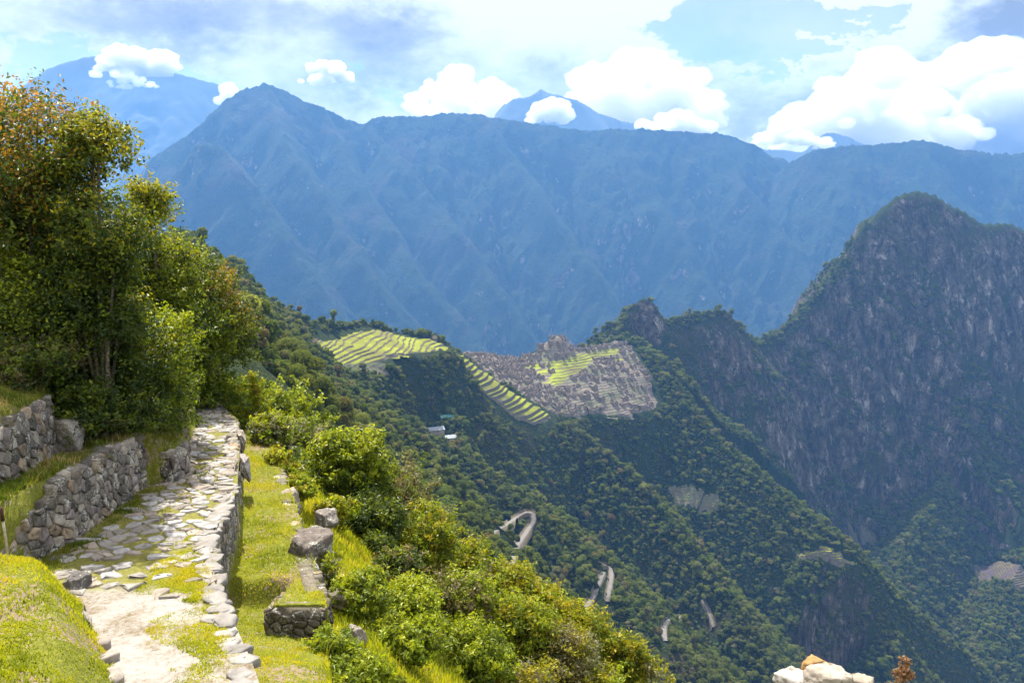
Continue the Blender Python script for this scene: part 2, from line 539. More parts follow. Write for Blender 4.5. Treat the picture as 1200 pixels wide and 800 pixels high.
# ---- materials of the slopes
def slope_material(name, far=False):
    m, nt = new_mat(name)
    geo = nt.node('ShaderNodeNewGeometry')
    pos = geo.outputs['Position']
    nz = nt.sep(geo.outputs['Normal'])[2]
    n1 = nt.noise(pos, 0.012 if not far else 0.003, 5, 0.6)
    n2 = nt.noise(pos, 0.09 if not far else 0.021, 6, 0.7)
    n3 = nt.noise(pos, 0.35 if not far else 0.062, 4, 0.7)
    veg = nt.ramp(n2, [(0.25, (0.018, 0.034, 0.012)), (0.5, (0.034, 0.055, 0.016)), (0.75, (0.062, 0.075, 0.024))])
    veg = nt.mix(nt.maprange(n1, 0.5, 0.7), veg, (0.07, 0.062, 0.03))
    # streaked rock: noise pulled out along the height
    mp = nt.vmath('MULTIPLY', pos, (1.0, 1.0, 0.34))
    s1 = nt.noise(mp, 0.045 if not far else 0.02, 8, 0.74, dist=0.4)
    s2 = nt.noise(pos, 0.11 if not far else 0.03, 5, 0.6)
    rock = nt.ramp(s1, [(0.34, (0.03, 0.023, 0.018)), (0.46, (0.105, 0.083, 0.066)), (0.56, (0.18, 0.15, 0.125)), (0.66, (0.50, 0.43, 0.37))])
    rock = nt.mix(nt.maprange(s2, 0.5, 0.75), rock, (0.085, 0.058, 0.052))
    if not far:
        ck = nt.noise(nt.vmath('MULTIPLY', pos, (1.0, 1.0, 0.22)), 0.035, 7, 0.62, dist=0.8)
        ck = nt.maprange(nt.math('ABSOLUTE', nt.math('SUBTRACT', ck, 0.5)), 0.0, 0.035)
        ck2 = nt.noise(nt.vmath('MULTIPLY', pos, (0.5, 0.5, 1.0)), 0.03, 6, 0.6, dist=0.6)
        ck2 = nt.maprange(nt.math('ABSOLUTE', nt.math('SUBTRACT', ck2, 0.5)), 0.0, 0.018)
        crack = nt.math('MULTIPLY', ck, nt.math('MAXIMUM', ck2, 0.45))
        rock = nt.mix(crack, nt.mix(1.0, rock, (0.28, 0.27, 0.27), 'MULTIPLY'), rock)
    steep = nt.math('ADD', nz, nt.math('MULTIPLY', nt.math('SUBTRACT', n2, 0.5), 1.15))
    steep = nt.math('ADD', steep, nt.math('MULTIPLY', nt.math('SUBTRACT', n1, 0.5), 1.3))
    if not far:
        # bare cliffs: the big peak and the foot of the long spur; elsewhere trees hold on the steep ground
        yv = nt.math('ADD', nt.sep(pos)[1], nt.math('MULTIPLY', nt.math('SUBTRACT', n1, 0.5), 260))
        cl = nt.maprange(yv, 1620, 1760)
        sp_c = P(965, 715, 1190)
        cl = nt.math('MAXIMUM', cl, nt.maprange(nt.vmath('DISTANCE', pos, tuple(sp_c)), 110, 60))
        sp_d = P(740, 575, 1130)
        cl = nt.math('MAXIMUM', cl, nt.maprange(nt.vmath('DISTANCE', pos, tuple(sp_d)), 42, 18))
        sp_e = P(757, 366, 1672)
        cl = nt.math('MAXIMUM', cl, nt.maprange(nt.vmath('DISTANCE', pos, tuple(sp_e)), 75, 40, 0, 1.25))
        steep = nt.math('ADD', steep, nt.math('MULTIPLY', nt.math('SUBTRACT', 1.0, cl), 0.42))
    fac = nt.maprange(steep, *((0.40, 0.62) if not far else (0.10, 0.30)))   # 1 = vegetation
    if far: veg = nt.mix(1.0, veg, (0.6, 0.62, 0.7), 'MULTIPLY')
    c = nt.mix(fac, rock, veg)
    h = nt.math('ADD', nt.math('MULTIPLY', n3, 1.0), nt.math('MULTIPLY', s1, 1.2))
    if not far: h = nt.math('ADD', h, nt.math('MULTIPLY', crack, 0.5))
    bmp = nt.bump(h, 1.0, 9.0 if not far else 22.0)
    finish(nt, c, 0.95, bmp, 0.1)
    return m


M_slope = slope_material('slope forest and rock')
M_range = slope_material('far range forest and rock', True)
NA = int(1250 * (0.5 if QUICK else 1))
q_ = 0.5 if QUICK else 1
rr1 = rings([(38, 420, int(90 * q_), True), (420, 1250, int(300 * q_), False), (1250, 1640, int(110 * q_), False), (1640, 2240, int(330 * q_), False), (2240, 3000, int(60 * q_), False)])
terrain, AZ, RR, ZT = polar('valley_slopes', rr1, 44, NA, [M_slope])
rr2 = rings([(3000, 4700, int(50 * q_), False), (4700, 6900, int(340 * q_), False), (6900, 8200, int(30 * q_), False)])
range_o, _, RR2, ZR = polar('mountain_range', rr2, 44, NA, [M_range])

# far peaks, beyond the haze
def far_peak(name, pts, Y, depth, seed, lo):
    """a rugged peak: crest from its outline, both flanks falling 40 degrees"""
    c = np.array([P(x, y, Y) for x, y in pts])
    c[:, 1] += 300 * np.sin(np.arange(len(c)) * 1.3)
    xs = np.linspace(c[:, 0].min() - 1200, c[:, 0].max() + 1200, 260); ys = np.linspace(Y - depth, Y + depth, 150)
    X, Yg = np.meshgrid(xs, ys, indexing='ij')
    d, zc, t, sd = rdist(X.astype(np.float32), Yg.astype(np.float32), c)
    Z = zc - d * 0.95 * (1 + 0.14 * rid2(X / 420, Yg / 420, 5, seed)) + 18 * fbm2(X / 120, Yg / 120, 4, seed + 5)
    Z = np.maximum(Z, lo)
    o = link(name, mesh_np(name, np.stack([X, Yg, Z], -1).reshape(-1, 3), quads=grid_faces(260, 150), mats=[M_far]))
    tag(o, kind='structure')
    return o


M_far, nt = new_mat('far rock')
g = nt.node('ShaderNodeNewGeometry')
finish(nt, nt.ramp(nt.noise(g.outputs['Position'], 0.002, 6, 0.6), [(0.3, (0.05, 0.06, 0.055)), (0.6, (0.065, 0.075, 0.07))]), 0.95, None, 0.1)
far_peak('distant_peak', [(560, 170), (582, 135), (590, 122), (603, 117), (620, 116), (631, 106), (635, 101), (641, 108), (655, 113), (675, 119), (700, 130), (730, 139), (765, 147), (800, 158), (840, 172)], 12200, 2600, 61, -1000)
far_peak('distant_peak', [(-160, 150), (-80, 120), (0, 118), (40, 100), (70, 82), (92, 66), (104, 62), (130, 70), (175, 82), (215, 88), (255, 98), (285, 112), (330, 140)], 12000, 2600, 67, -1000)
far_peak('distant_peak', [(860, 185), (885, 173), (910, 174), (935, 178), (950, 165), (968, 156), (985, 153), (1000, 160), (1040, 190)], 12600, 2400, 71, -1000)
far_peak('distant_peak', [(60, 250), (110, 195), (140, 181), (165, 186), (200, 215)], 10300, 800, 73, -1000)
# ================================================================ MIDDLE DISTANCE: forest, terraces, ruined city, road, lodge
HZ = lambda x, y: float(H(np.array([x]), np.array([y]))[0])


def onH(px, py, y0=300.0, y1=2600.0, n=1500):
    """first hit of a pixel's ray with the slopes"""
    r = ray(px, py); Y = np.linspace(y0, y1, n); k = Y / r[1]
    z = H(r[0] * k, Y) - r[2] * k
    i = np.argmax(z > 0)
    if z[i] <= 0: return None
    if i:
        t = z[i - 1] / (z[i - 1] - z[i]); yy = Y[i - 1] + t * (Y[i] - Y[i - 1])
    else: yy = Y[0]
    return r * (yy / r[1])


# ---- terraced ground: stepped sheets with walls as risers
def terrace_material(name, grass, stone, use_attr=False):
    m, nt = new_mat(name)
    g = nt.node('ShaderNodeNewGeometry'); nz = nt.sep(g.outputs['True Normal'])[2]; pos = g.outputs['Position']
    n = nt.noise(pos, 0.05, 5, 0.6); n2 = nt.noise(pos, 0.5, 4, 0.7)
    gr = nt.ramp(nt.math('ADD', nt.math('MULTIPLY', nt.noise(pos, 0.03, 6, 0.65), 0.75), nt.math('MULTIPLY', n2, 0.25)), [(0.38, (grass[0] * 0.62, grass[1] * 0.5, grass[2] * 1.6)), (0.48, [k * 0.75 for k in grass]), (0.55, grass), (0.72, (grass[0] * 1.15, grass[1] * 0.98, grass[2] * 1.3))])
    st = nt.ramp(n2, [(0.3, [k * 0.55 for k in stone]), (0.55, stone), (0.75, [k * 1.4 for k in stone])])
    if use_attr:
        ga = nt.attr('grass').outputs['Fac']
        earth = nt.mix(nt.maprange(nt.noise(pos, 0.022, 5, 0.65), 0.45, 0.58), nt.mix(nt.maprange(n, 0.42, 0.62), (0.145, 0.118, 0.09), (0.09, 0.08, 0.06)), (0.085, 0.105, 0.035))
        gr = nt.mix(ga, nt.mix(nt.maprange(n2, 0.45, 0.6), earth, st), gr)
    finish(nt, nt.mix(nt.maprange(nz, 0.70, 0.84), st, gr), 0.95, None, 0.1)
    return m


M_terr = terrace_material('terrace grass', (0.19, 0.21, 0.018), (0.125, 0.11, 0.085))
M_terr_dull = terrace_material('dull terrace grass', (0.075, 0.10, 0.03), (0.13, 0.12, 0.085))
M_city = terrace_material('ruined city ground', (0.21, 0.24, 0.02), (0.15, 0.13, 0.11), True)
M_field = terrace_material('bare terraces', (0.10, 0.082, 0.05), (0.08, 0.07, 0.045))
CLEAR = []


def terrace_sheet(name, poly, step, mat, label, cat, cell=1.2, base=None, warp=3.0, grass=None, lift=0.6, riser=0.22, seed=1, tilt=0.0, group=None):
    poly = np.asarray(poly, float)[:, :2]
    lo, hi = poly.min(0) - 6, poly.max(0) + 6
    xs = np.arange(lo[0], hi[0], cell); ys = np.arange(lo[1], hi[1], cell)
    X, Y = np.meshgrid(xs, ys, indexing='ij')
    b = (base(X, Y) if base else H(X, Y) + 1.0)
    sdv = poly_sd(X, Y, poly)
    z = b + warp * fbm2(X / 40, Y / 40, 3, seed) + 0.5 * fbm2(X / 9, Y / 9, 2, seed + 3)
    k = z / step; k = k + 0.33 * vnoise2(k * 0.7, k * 0 + seed, 3) + 0.10 * fbm2(X / 25, Y / 25, 2, seed + 21); f = np.floor(k); fr = k - f
    zt = z + (sstep(1 - riser, 1, fr) - fr) * step
    mx_ = 0.36 if cat == 'ruins' else 0.6
    zt = (mx_ * zt + (1 - mx_) * z) + lift + step * 0.45
    sdv = sdv + 7.0 * fbm2(X / 16, Y / 16, 3, seed + 9)
    edge = sstep(-6.0, -1.5, sdv)
    zt = zt * (1 - edge) + (b - 1.0) * edge
    V = np.stack([X, Y, zt], -1).reshape(-1, 3)
    attrs = {}
    if grass is not None:
        attrs['grass'] = grass(X, Y).ravel()
    q = grid_faces(len(xs), len(ys))
    q = q[(sdv.ravel()[q] < -0.6).any(1)]
    me = mesh_np(name, V, quads=q, mats=[mat], smooth=False, attrs=attrs)
    o = link(name, me); tag(o, label, cat, group)
    CLEAR.append((poly, 5.0 if cat == 'ruins' else (6.5 if name != 'old_terraces' else 1.0)))
    return lambda x, y: float(np.interp(0, [0], [0])) if False else (xs, ys, zt)


def sample(gr, x, y):
    xs, ys, zt = gr
    i = np.clip(np.searchsorted(xs, x) - 1, 0, len(xs) - 2); j = np.clip(np.searchsorted(ys, y) - 1, 0, len(ys) - 2)
    return zt[i, j]


city_p = [q for q in PATCHES if q['name'] == 'city'][0]; fan_p = [q for q in PATCHES if q['name'] == 'fan'][0]
# bright lawns of the city, as outlines on its ground
def ground_poly(px, f):
    out = []
    for x, y in px:
        r = ray(x, y); Y = np.linspace(1150, 1620, 900); kk = Y / r[1]
        z = f(r[0] * kk, Y) - r[2] * kk
        i = int(np.argmax(z > 0)) if (z > 0).any() else int(np.argmin(np.abs(z)))
        out.append((r * kk[i])[:2])
    return np.array(out)


lawns = [ground_poly(p, city_p['f']) for p in (
    [(640, 428), (668, 420), (690, 413), (726, 409), (726, 413), (697, 420), (688, 428), (672, 440), (655, 451), (642, 447), (650, 437)],
    [(612, 431), (632, 427), (634, 432), (618, 436)], [(635, 450), (657, 446), (664, 448), (650, 454)], [(640, 425), (652, 422), (655, 426), (644, 429)],
    [(716, 424), (728, 421), (730, 423), (719, 426)], [(630, 437), (642, 434), (642, 439), (632, 441)])]
def city_grass(X, Y):
    g = np.zeros(X.shape)
    for p in lawns: g = np.maximum(g, 1 - sstep(-1.5, 2.5, poly_sd(X, Y, p) + 2 * fbm2(X / 8, Y / 8, 2, 5)))
    return g


g_city = terrace_sheet('ruined_city_terraces', city_p['poly'], 3.1, M_city, 'brown stepped ground of the ruined stone city with bright lawns on the saddle', 'ruins', 1.3, city_p['f'], 4.0, city_grass)(0, 0)
g_fan = terrace_sheet('curved_terraces', fan_p['poly'], 3.0, M_terr, 'fan of bright green curved terraces at the top of the forested slope', 'terraces', 1.2, fan_p['f'], 2.5)(0, 0)
stair_p = [q for q in PATCHES if q['name'] == 'stair'][0]
g_stair = terrace_sheet('stair_terraces', stair_p['poly'], 6.5, M_terr, 'long flight of bright green terrace steps going down the sunlit crest to the city', 'terraces', 1.0, stair_p['f'], 0.8, lift=0.8, riser=0.10)(0, 0)


def px_poly(px): return [onH(*p) for p in px]


terrace_sheet('old_terraces', px_poly([(784, 572), (800, 567), (822, 570), (838, 575), (845, 590), (838, 598), (815, 596), (795, 592)]), 3.0, M_terr_dull, 'pale green patch of old terraces half way down the dark forest slope', 'terraces', 1.2, None, 1.0)
terrace_sheet('old_terraces', px_poly([(925, 650), (950, 645), (964, 640), (985, 650), (1004, 660), (990, 664), (960, 658), (940, 657)]), 3.0, M_terr, 'narrow sunlit terraces on top of the rock platform at the end of the long spur', 'terraces', 1.0, None, 1.0, lift=2.0)
terrace_sheet('old_terraces', px_poly([(1140, 660), (1165, 655), (1200, 668), (1215, 690), (1190, 692), (1160, 682), (1140, 672)]), 3.0, M_field, 'bare reddish terraces at the right edge low on the valley side', 'terraces', 1.4, None, 1.0)
terrace_sheet('old_terraces', px_poly([(992, 615), (1012, 614), (1026, 632), (1014, 638), (1000, 628)]), 3.0, M_terr_dull, 'small green clearing with old terraces just above the rock platform', 'terraces', 1.4, None, 1.0)
terrace_sheet('old_terraces', px_poly([(398, 428), (420, 423), (460, 430), (452, 440), (425, 437)]), 2.6, M_terr_dull, 'grey overgrown terraces right under the bright curved fan', 'terraces', 1.2, None, 1.0)

# ---- roofless stone houses of the city: one built, the rest copied
M_ruin, nt = new_mat('ruin stone')
g = nt.node('ShaderNodeNewGeometry'); oi = nt.node('ShaderNodeObjectInfo')
n = nt.noise(g.outputs['Position'], 1.2, 4, 0.7)
finish(nt, nt.mix(nt.math('MULTIPLY', oi.outputs['Random'], 0.5), nt.ramp(n, [(0.3, (0.11, 0.09, 0.07)), (0.6, (0.24, 0.20, 0.165)), (0.75, (0.34, 0.30, 0.26))]), (0.24, 0.19, 0.16)), 0.95, None, 0.1)


def house_mesh(name, L, Wd, h, gable, seed):
    rn = random.Random(seed); b = MB(); t = 0.8
    def wall(x0, y0, x1, y1, tops):
        n_ = len(tops); dx, dy = (x1 - x0), (y1 - y0); l = math.hypot(dx, dy); nx, ny = -dy / l * t / 2, dx / l * t / 2
        V = []
        for i in range(n_):
            f = i / (n_ - 1); x, y = x0 + dx * f, y0 + dy * f
            for s_ in (-1, 1): V += [(x + nx * s_, y + ny * s_, -2.5), (x + nx * s_, y + ny * s_, tops[i])]
        F = []
        for i in range(n_ - 1):
            a, c = 4 * i, 4 * i + 4
            F += [[a, c, c + 1, a + 1], [a + 2, a + 3, c + 3, c + 2], [a + 1, c + 1, c + 3, a + 3]]
        e = 4 * (n_ - 1)
        F += [[0, 1, 3, 2], [e, e + 2, e + 3, e + 1]]
        b.add(V, F)
    rg = lambda: h * rn.uniform(0.8, 1.05)
    x, y = L / 2, Wd / 2
    wall(-x, -y, -L * 0.12, -y, [rg(), rg(), rg()]); wall(L * 0.12, -y, x, -y, [rg(), rg(), rg()])
    wall(-x, y, x, y, [rg() for _ in range(5)])
    gt = h + gable
    wall(-x, -y + t / 2, -x, y - t / 2, [h, (h + gt) / 2, gt, (h + gt) / 2, h]); wall(x, -y + t / 2, x, y - t / 2, [h, (h + gt) / 2, gt * 0.97, (h + gt) / 2, h])
    return b.mesh(name, [M_ruin], False)


ruin_meshes = [house_mesh('ruined_house', 11, 7, 3.2, 3.0, 1), house_mesh('ruined_house', 15, 7.5, 3.4, 2.6, 2), house_mesh('ruined_house', 8, 6, 2.8, 2.4, 3), house_mesh('ruined_house', 18, 6, 2.6, 0.6, 4), house_mesh('ruined_house', 7, 6, 2.4, 0.2, 5)]
rn = np.random.default_rng(5); placed = []
cp = city_p['poly']; lo, hi = cp.min(0), cp.max(0)
tries = 0
while len(placed) < 190 and tries < 6000:
    tries += 1
    x, y = rn.uniform(lo[0], hi[0]), rn.uniform(lo[1], hi[1])
    if poly_sd(np.array([x]), np.array([y]), cp)[0] > -5: continue
    z = sample(g_city, x, y); px, py, _ = project(x, y, z)
    if any(poly_sd(np.array([x]), np.array([y]), l)[0] < 4 for l in lawns): continue
    east = px > 668 and py > 446                      # the plain terraces under the east quarter
    if east and rn.random() > 0.12: continue
    if any((x - a) ** 2 + (y - c) ** 2 < 150 for a, c in placed): continue
    placed.append((x, y))
    o = link('ruined_house', ruin_meshes[rn.integers(5)], None, (x, y, z + 0.1))
    o.scale = (1.2, 1.2, 1.3)
    o.rotation_euler = (0, 0, math.radians(28) + rn.normal(0, 0.12) + (math.pi / 2 if rn.random() < 0.35 else 0))
    west = px < 640
    lab = 'roofless grey stone house in the dense quarter left of the city lawns' if west else ('roofless grey stone house on the plain terraces below the east quarter' if east else 'roofless grey stone house in the quarter right of the city lawns')
    tag(o, lab, 'ruin', 'roofless stone houses of the ruined city')

# two huts with roofs beside the upper terraces
M_thatch, nt = new_mat('thatch')
finish(nt, nt.ramp(nt.noise(nt.node('ShaderNodeNewGeometry').outputs['Position'], 2.0, 4, 0.7), [(0.3, (0.06, 0.05, 0.04)), (0.7, (0.15, 0.12, 0.08))]), 0.95)
def hut(name, px, py, L, Wd, h, rz, label, wall_m, roof_m, cat, gr=None, rise=2.6, over=0.7, up=0.0):
    p = onH(px, py)
    e = empty(name, (p[0], p[1], p[2] + up), rz); tag(e, label, cat)
    b = MB(); x, y = L / 2, Wd / 2
    b.add([(-x, -y, -4), (x, -y, -4), (x, y, -4), (-x, y, -4), (-x, -y, h), (x, -y, h), (x, y, h), (-x, y, h), (-x, 0, h + rise - .15), (x, 0, h + rise - .15)],
          [[0, 1, 5, 4], [2, 3, 7, 6], [1, 2, 6, 9, 5], [3, 0, 4, 8, 7]])
    link('wall', b.mesh('wall', [wall_m], False), e)
    b = MB(); X2, Y2 = x + over, y + over; dz = over * rise / y
    for s_ in (-1, 1):
        V = [(-X2, s_ * Y2, h - dz), (X2, s_ * Y2, h - dz), (X2, 0, h + rise), (-X2, 0, h + rise)]
        V += [(a, c, d + 0.3) for a, c, d in V]
        b.add(V, [[0, 1, 2, 3], [7, 6, 5, 4], [0, 4, 5, 1], [1, 5, 6, 2], [3, 7, 4, 0]])
    link('roof', b.mesh('roof', [roof_m], False), e)
    if 'dark opening' not in bpy.data.materials:
        mk, nt_ = new_mat('dark opening'); finish(nt_, (0.03, 0.03, 0.03), 0.5)
    for k in (-0.2, 0.2):
        b = MB(); b.box((L * k, -y - 0.02, h * 0.55), (1.2, 0.12, h * 0.45))
        link('window', b.mesh('window', [bpy.data.materials['dark opening']], False), e)
    return e, p


hut('thatched_hut', 366, 405, 9, 6, 3, 0.3, 'small dark thatched hut at the left end of the curved terraces', M_ruin, M_thatch, 'hut', up=1.0)
hut('guard_house', 508, 401, 8, 6, 4.5, 0.9, 'lone brown guard house on the crest right of the curved terraces', M_ruin, M_thatch, 'hut', rise=3.0, up=1.0)
M_roofw, nt = new_mat('pale metal roof'); finish(nt, nt.ramp(nt.noise(nt.node('ShaderNodeNewGeometry').outputs['Position'], 0.6, 4), [(0.3, (0.16, 0.18, 0.20)), (0.7, (0.27, 0.3, 0.33))]), 0.5)
M_roofg, nt = new_mat('green metal roof'); finish(nt, (0.06, 0.17, 0.13), 0.5)
M_plast, nt = new_mat('cream plaster'); finish(nt, (0.28, 0.24, 0.19), 0.9)
hut('lodge', 523, 493, 16, 9, 4, 0.5, 'green roofed lodge building highest among the trees below the terraces', M_plast, M_roofg, 'building', rise=2.2, up=1.6)
hut('lodge', 507, 508, 26, 12, 4, 0.35, 'long pale roofed lodge building left among the trees below the terraces', M_plast, M_roofw, 'building', rise=2.4, up=1.6)
hut('lodge', 527, 517, 15, 11, 4, 0.35, 'short pale roofed lodge building lowest right among the trees', M_plast, M_roofw, 'building', rise=2.2, up=1.6)
for x, y, r_ in ((523, 494, 7), (507, 509, 10), (527, 518, 7)):
    p = onH(x, y); a = np.arange(8) * math.pi / 4
    CLEAR.append((np.stack([p[0] + r_ * np.cos(a), p[1] + r_ * 0.8 * np.sin(a)], 1), 0.0))

# ---- the road in hairpins
M_road, nt = new_mat('gravel road')
finish(nt, nt.ramp(nt.noise(nt.node('ShaderNodeNewGeometry').outputs['Position'], 0.3, 5, 0.7), [(0.3, (0.10, 0.09, 0.08)), (0.7, (0.17, 0.155, 0.14))]), 0.95)
M_bank, nt = new_mat('cut bank')
finish(nt, nt.ramp(nt.noise(nt.node('ShaderNodeNewGeometry').outputs['Position'], 0.4, 5, 0.7), [(0.35, (0.035, 0.045, 0.018)), (0.5, (0.09, 0.07, 0.045)), (0.7, (0.15, 0.12, 0.085))]), 0.95)
ROADPX = [([(540, 650), (553, 640), (566, 631), (590, 619), (602, 611), (610, 604), (618, 601), (625, 603), (626, 611), (618, 624), (608, 638), (601, 650), (598, 664)], 5.0),
          ([(680, 728), (688, 714), (698, 695), (705, 678), (707, 672)], 4.6), ([(703, 662), (712, 664), (717, 672), (716, 684), (713, 696), (712, 706)], 4.6),
          ([(780, 752), (778, 740), (780, 730), (789, 725), (802, 723)], 4.4), ([(822, 704), (829, 714), (833, 726), (836, 736)], 3.2)]
ROADW = []
for pxs, w in ROADPX:
    pts = [onH(*p) for p in pxs]; pts = [p for p in pts if p is not None]
    pts = np.array(pts)
    # resample and smooth
    for _ in range(3):
        q = np.empty((2 * len(pts) - 2, 3)); q[0::2] = 0.75 * pts[:-1] + 0.25 * pts[1:]; q[1::2] = 0.25 * pts[:-1] + 0.75 * pts[1:]
        pts = np.concatenate([pts[:1], q, pts[-1:]])
    ROADW.append((pts, w))
    d = np.gradient(pts[:, :2], axis=0); d /= np.linalg.norm(d, axis=1)[:, None] + 1e-9
    nrm = np.stack([-d[:, 1], d[:, 0]], 1)
    L_, R_ = pts[:, :2] + nrm * w / 2, pts[:, :2] - nrm * w / 2
    hz = np.maximum(H(L_[:, 0], L_[:, 1]), H(R_[:, 0], R_[:, 1]))
    hz = np.maximum(hz, pts[:, 2]) * 0.5 + pts[:, 2] * 0.5 + 1.2
    for _ in range(4): hz[1:-1] = (hz[:-2] + hz[1:-1] + hz[2:]) / 3
    up_l = (H(L_[:, 0] + nrm[:, 0] * 4, L_[:, 1] + nrm[:, 1] * 4) > H(R_[:, 0] - nrm[:, 0] * 4, R_[:, 1] - nrm[:, 1] * 4))
    wob = 1.2 * fbm2(np.arange(len(pts)) * 0.35, np.full(len(pts), w * 7.0), 3, 12)
    zl = np.where(up_l, hz + 2.2 + wob, hz - 7); zr = np.where(up_l, hz - 7, hz + 2.2 + wob)
    A = np.concatenate([L_ + nrm * 1.6, zl[:, None]], 1); B = np.concatenate([L_ + nrm * 0.4 * wob[:, None], hz[:, None]], 1); C = np.concatenate([pts[:, :2], hz[:, None] + 0.1], 1)
    D = np.concatenate([R_ - nrm * 0.4 * wob[:, None], hz[:, None]], 1); E = np.concatenate([R_ - nrm * 1.6, zr[:, None]], 1)
    V = np.stack([A, B, C, D, E], 1).reshape(-1, 3)
    q = grid_faces(len(pts), 5); mi = np.tile([1, 0, 0, 1], len(pts) - 1)
    o = link('road', mesh_np('road', V, quads=q, mats=[M_road, M_bank], midx=mi)); tag(o, kind='structure')

# ---- forest
M_for, nt = new_mat('forest foliage')
oi = nt.node('ShaderNodeObjectInfo'); g = nt.node('ShaderNodeNewGeometry')
rv = oi.outputs['Random']
area = nt.noise(oi.outputs['Location'], 0.012, 4, 0.6)
base = nt.ramp(rv, [(0.0, (0.050, 0.082, 0.022)), (0.35, (0.075, 0.115, 0.024)), (0.65, (0.12, 0.155, 0.030)), (0.82, (0.17, 0.19, 0.045)), (0.9, (0.17, 0.17, 0.10)), (0.96, (0.16, 0.13, 0.07)), (1.0, (0.15, 0.10, 0.055))])
base = nt.mix(nt.maprange(area, 0.42, 0.65, 0, 0.6), base, (0.10, 0.115, 0.03))
leaf = nt.mix(nt.math('MULTIPLY', nt.attr('tone').outputs['Fac'], 0.7), base, (0.16, 0.175, 0.05))
b = nt.node('ShaderNodeBsdfDiffuse'); nt.put(b.inputs[0], leaf)
tr = nt.node('ShaderNodeBsdfTranslucent'); nt.put(tr.inputs[0], nt.mix(1.0, leaf, (1.7, 1.6, 0.8), 'MULTIPLY'))
ms = nt.node('ShaderNodeMixShader'); ms.inputs[0].default_value = 0.42
nt.l.new(b.outputs[0], ms.inputs[1]); nt.l.new(tr.outputs[0], ms.inputs[2])
oo = nt.node('ShaderNodeOutputMaterial'); nt.l.new(ms.outputs[0], oo.inputs[0])
M_bark, nt = new_mat('bark')
finish(nt, nt.ramp(nt.noise(nt.node('ShaderNodeNewGeometry').outputs['Position'], 6, 4), [(0.3, (0.05, 0.04, 0.03)), (0.7, (0.14, 0.115, 0.09))]), 0.95)


def rand_unit(n, rg):
    v = rg.normal(size=(n, 3)); return v / np.linalg.norm(v, axis=1)[:, None]


def cards(C, N, size, rg, aspect=1.0, fold=0.25):
    """leaf faces: centre, facing, size -> quads bent along the middle"""
    n = len(C); t = np.cross(N, rand_unit(n, rg)); t /= np.linalg.norm(t, axis=1)[:, None] + 1e-9
    b_ = np.cross(N, t); s = size[:, None]
    V = np.stack([C - t * s, C - b_ * s * aspect * 0.5 + N * s * fold, C + t * s, C + b_ * s * aspect * 0.5 + N * s * fold], 1)
    return V.reshape(-1, 3)


def far_tree(seed, kind, n=110, ls=1.0):
    rg = np.random.default_rng(seed)
    h = 1.0
    k = {0: 11, 1: 8, 2: 6}[kind]
    lob = []
    for i in range(k):
        a = rg.uniform(0, 6.28); r = rg.uniform(0.15, 0.62)
        if kind == 2: z, r = rg.uniform(0.25, 1.5), r * 0.55
        else: z = rg.uniform(0.35, 1.0) + 0.2 * (0.6 - r)
        lob.append((r * 1.15 * math.cos(a), r * 0.95 * math.sin(a), z * rg.uniform(0.8, 1.2), rg.uniform(0.17, 0.46)))
    V = []; T = []
    for x, y, z, r in lob:
        u = rand_unit(n, rg); u[:, 2] = np.where(u[:, 2] < -0.4, -u[:, 2], u[:, 2])
        c = np.array([x, y, z]) + u * r * rg.uniform(0.66, 1.14, (n, 1)) * np.array([1, 1, 0.8])
        nn = u + 0.55 * rand_unit(n, rg); nn /= np.linalg.norm(nn, axis=1)[:, None]
        V.append(cards(c, nn, rg.uniform(0.09, 0.17, n) * ls, rg, 1.3 if ls == 1 else 1.0)); T.append(np.repeat(rg.uniform(0, 1, n) ** 2, 4))
    V = np.concatenate(V); nq = len(V) // 4
    q = np.arange(len(V)).reshape(-1, 4)
    # solid dark core so that the crown is not see-through, and a trunk
    ib = bmesh.new(); bmesh.ops.create_icosphere(ib, subdivisions=1, radius=1)
    iv = np.array([v.co[:] for v in ib.verts]); it = np.array([[v.index for v in f.verts] for f in ib.faces]); ib.free()
    Vs = [V]; tris = []; off = len(V); Ts = [np.concatenate(T)]
    for x, y, z, r in lob:
        Vs.append(iv * r * 0.78 * np.array([1, 1, 0.8]) + np.array([x, y, z])); tris.append(it + off); off += len(iv); Ts.append(np.zeros(len(iv)))
    mb = MB(); mb.tube([(0, 0, -0.6), (0.03, 0, 0.1), (0, 0.04, 0.7)], [0.07, 0.06, 0.03], 5)
    tv = np.concatenate(mb.V); tq = [f for f in mb.F if len(f) == 4]
    Vs.append(tv); Ts.append(np.zeros(len(tv)))
    quads = np.concatenate([q, np.array(tq) + off])
    tris = np.concatenate(tris)
    midx = np.concatenate([np.zeros(len(q)), np.ones(len(tq)), np.zeros(len(tris))])
    return mesh_np('forest_tree', np.concatenate(Vs), quads=quads, tris=tris, mats=[M_for, M_bark], midx=midx, smooth=False, attrs={'tone': np.concatenate(Ts)})


tree_meshes = [far_tree(31, 0), far_tree(32, 0), far_tree(33, 1), far_tree(34, 1), far_tree(35, 2), far_tree(36, 0)]
fine_meshes = [far_tree(41, 0, 900, 0.34), far_tree(42, 1, 900, 0.34), far_tree(43, 0, 900, 0.34), far_tree(44, 2, 900, 0.34)]
proto = bpy.data.collections.new('forest tree kinds')           # kinds for the wood; in no scene, only copied from
for i, me in enumerate(tree_meshes):
    proto.objects.link(bpy.data.objects.new('forest_tree_kind', me))

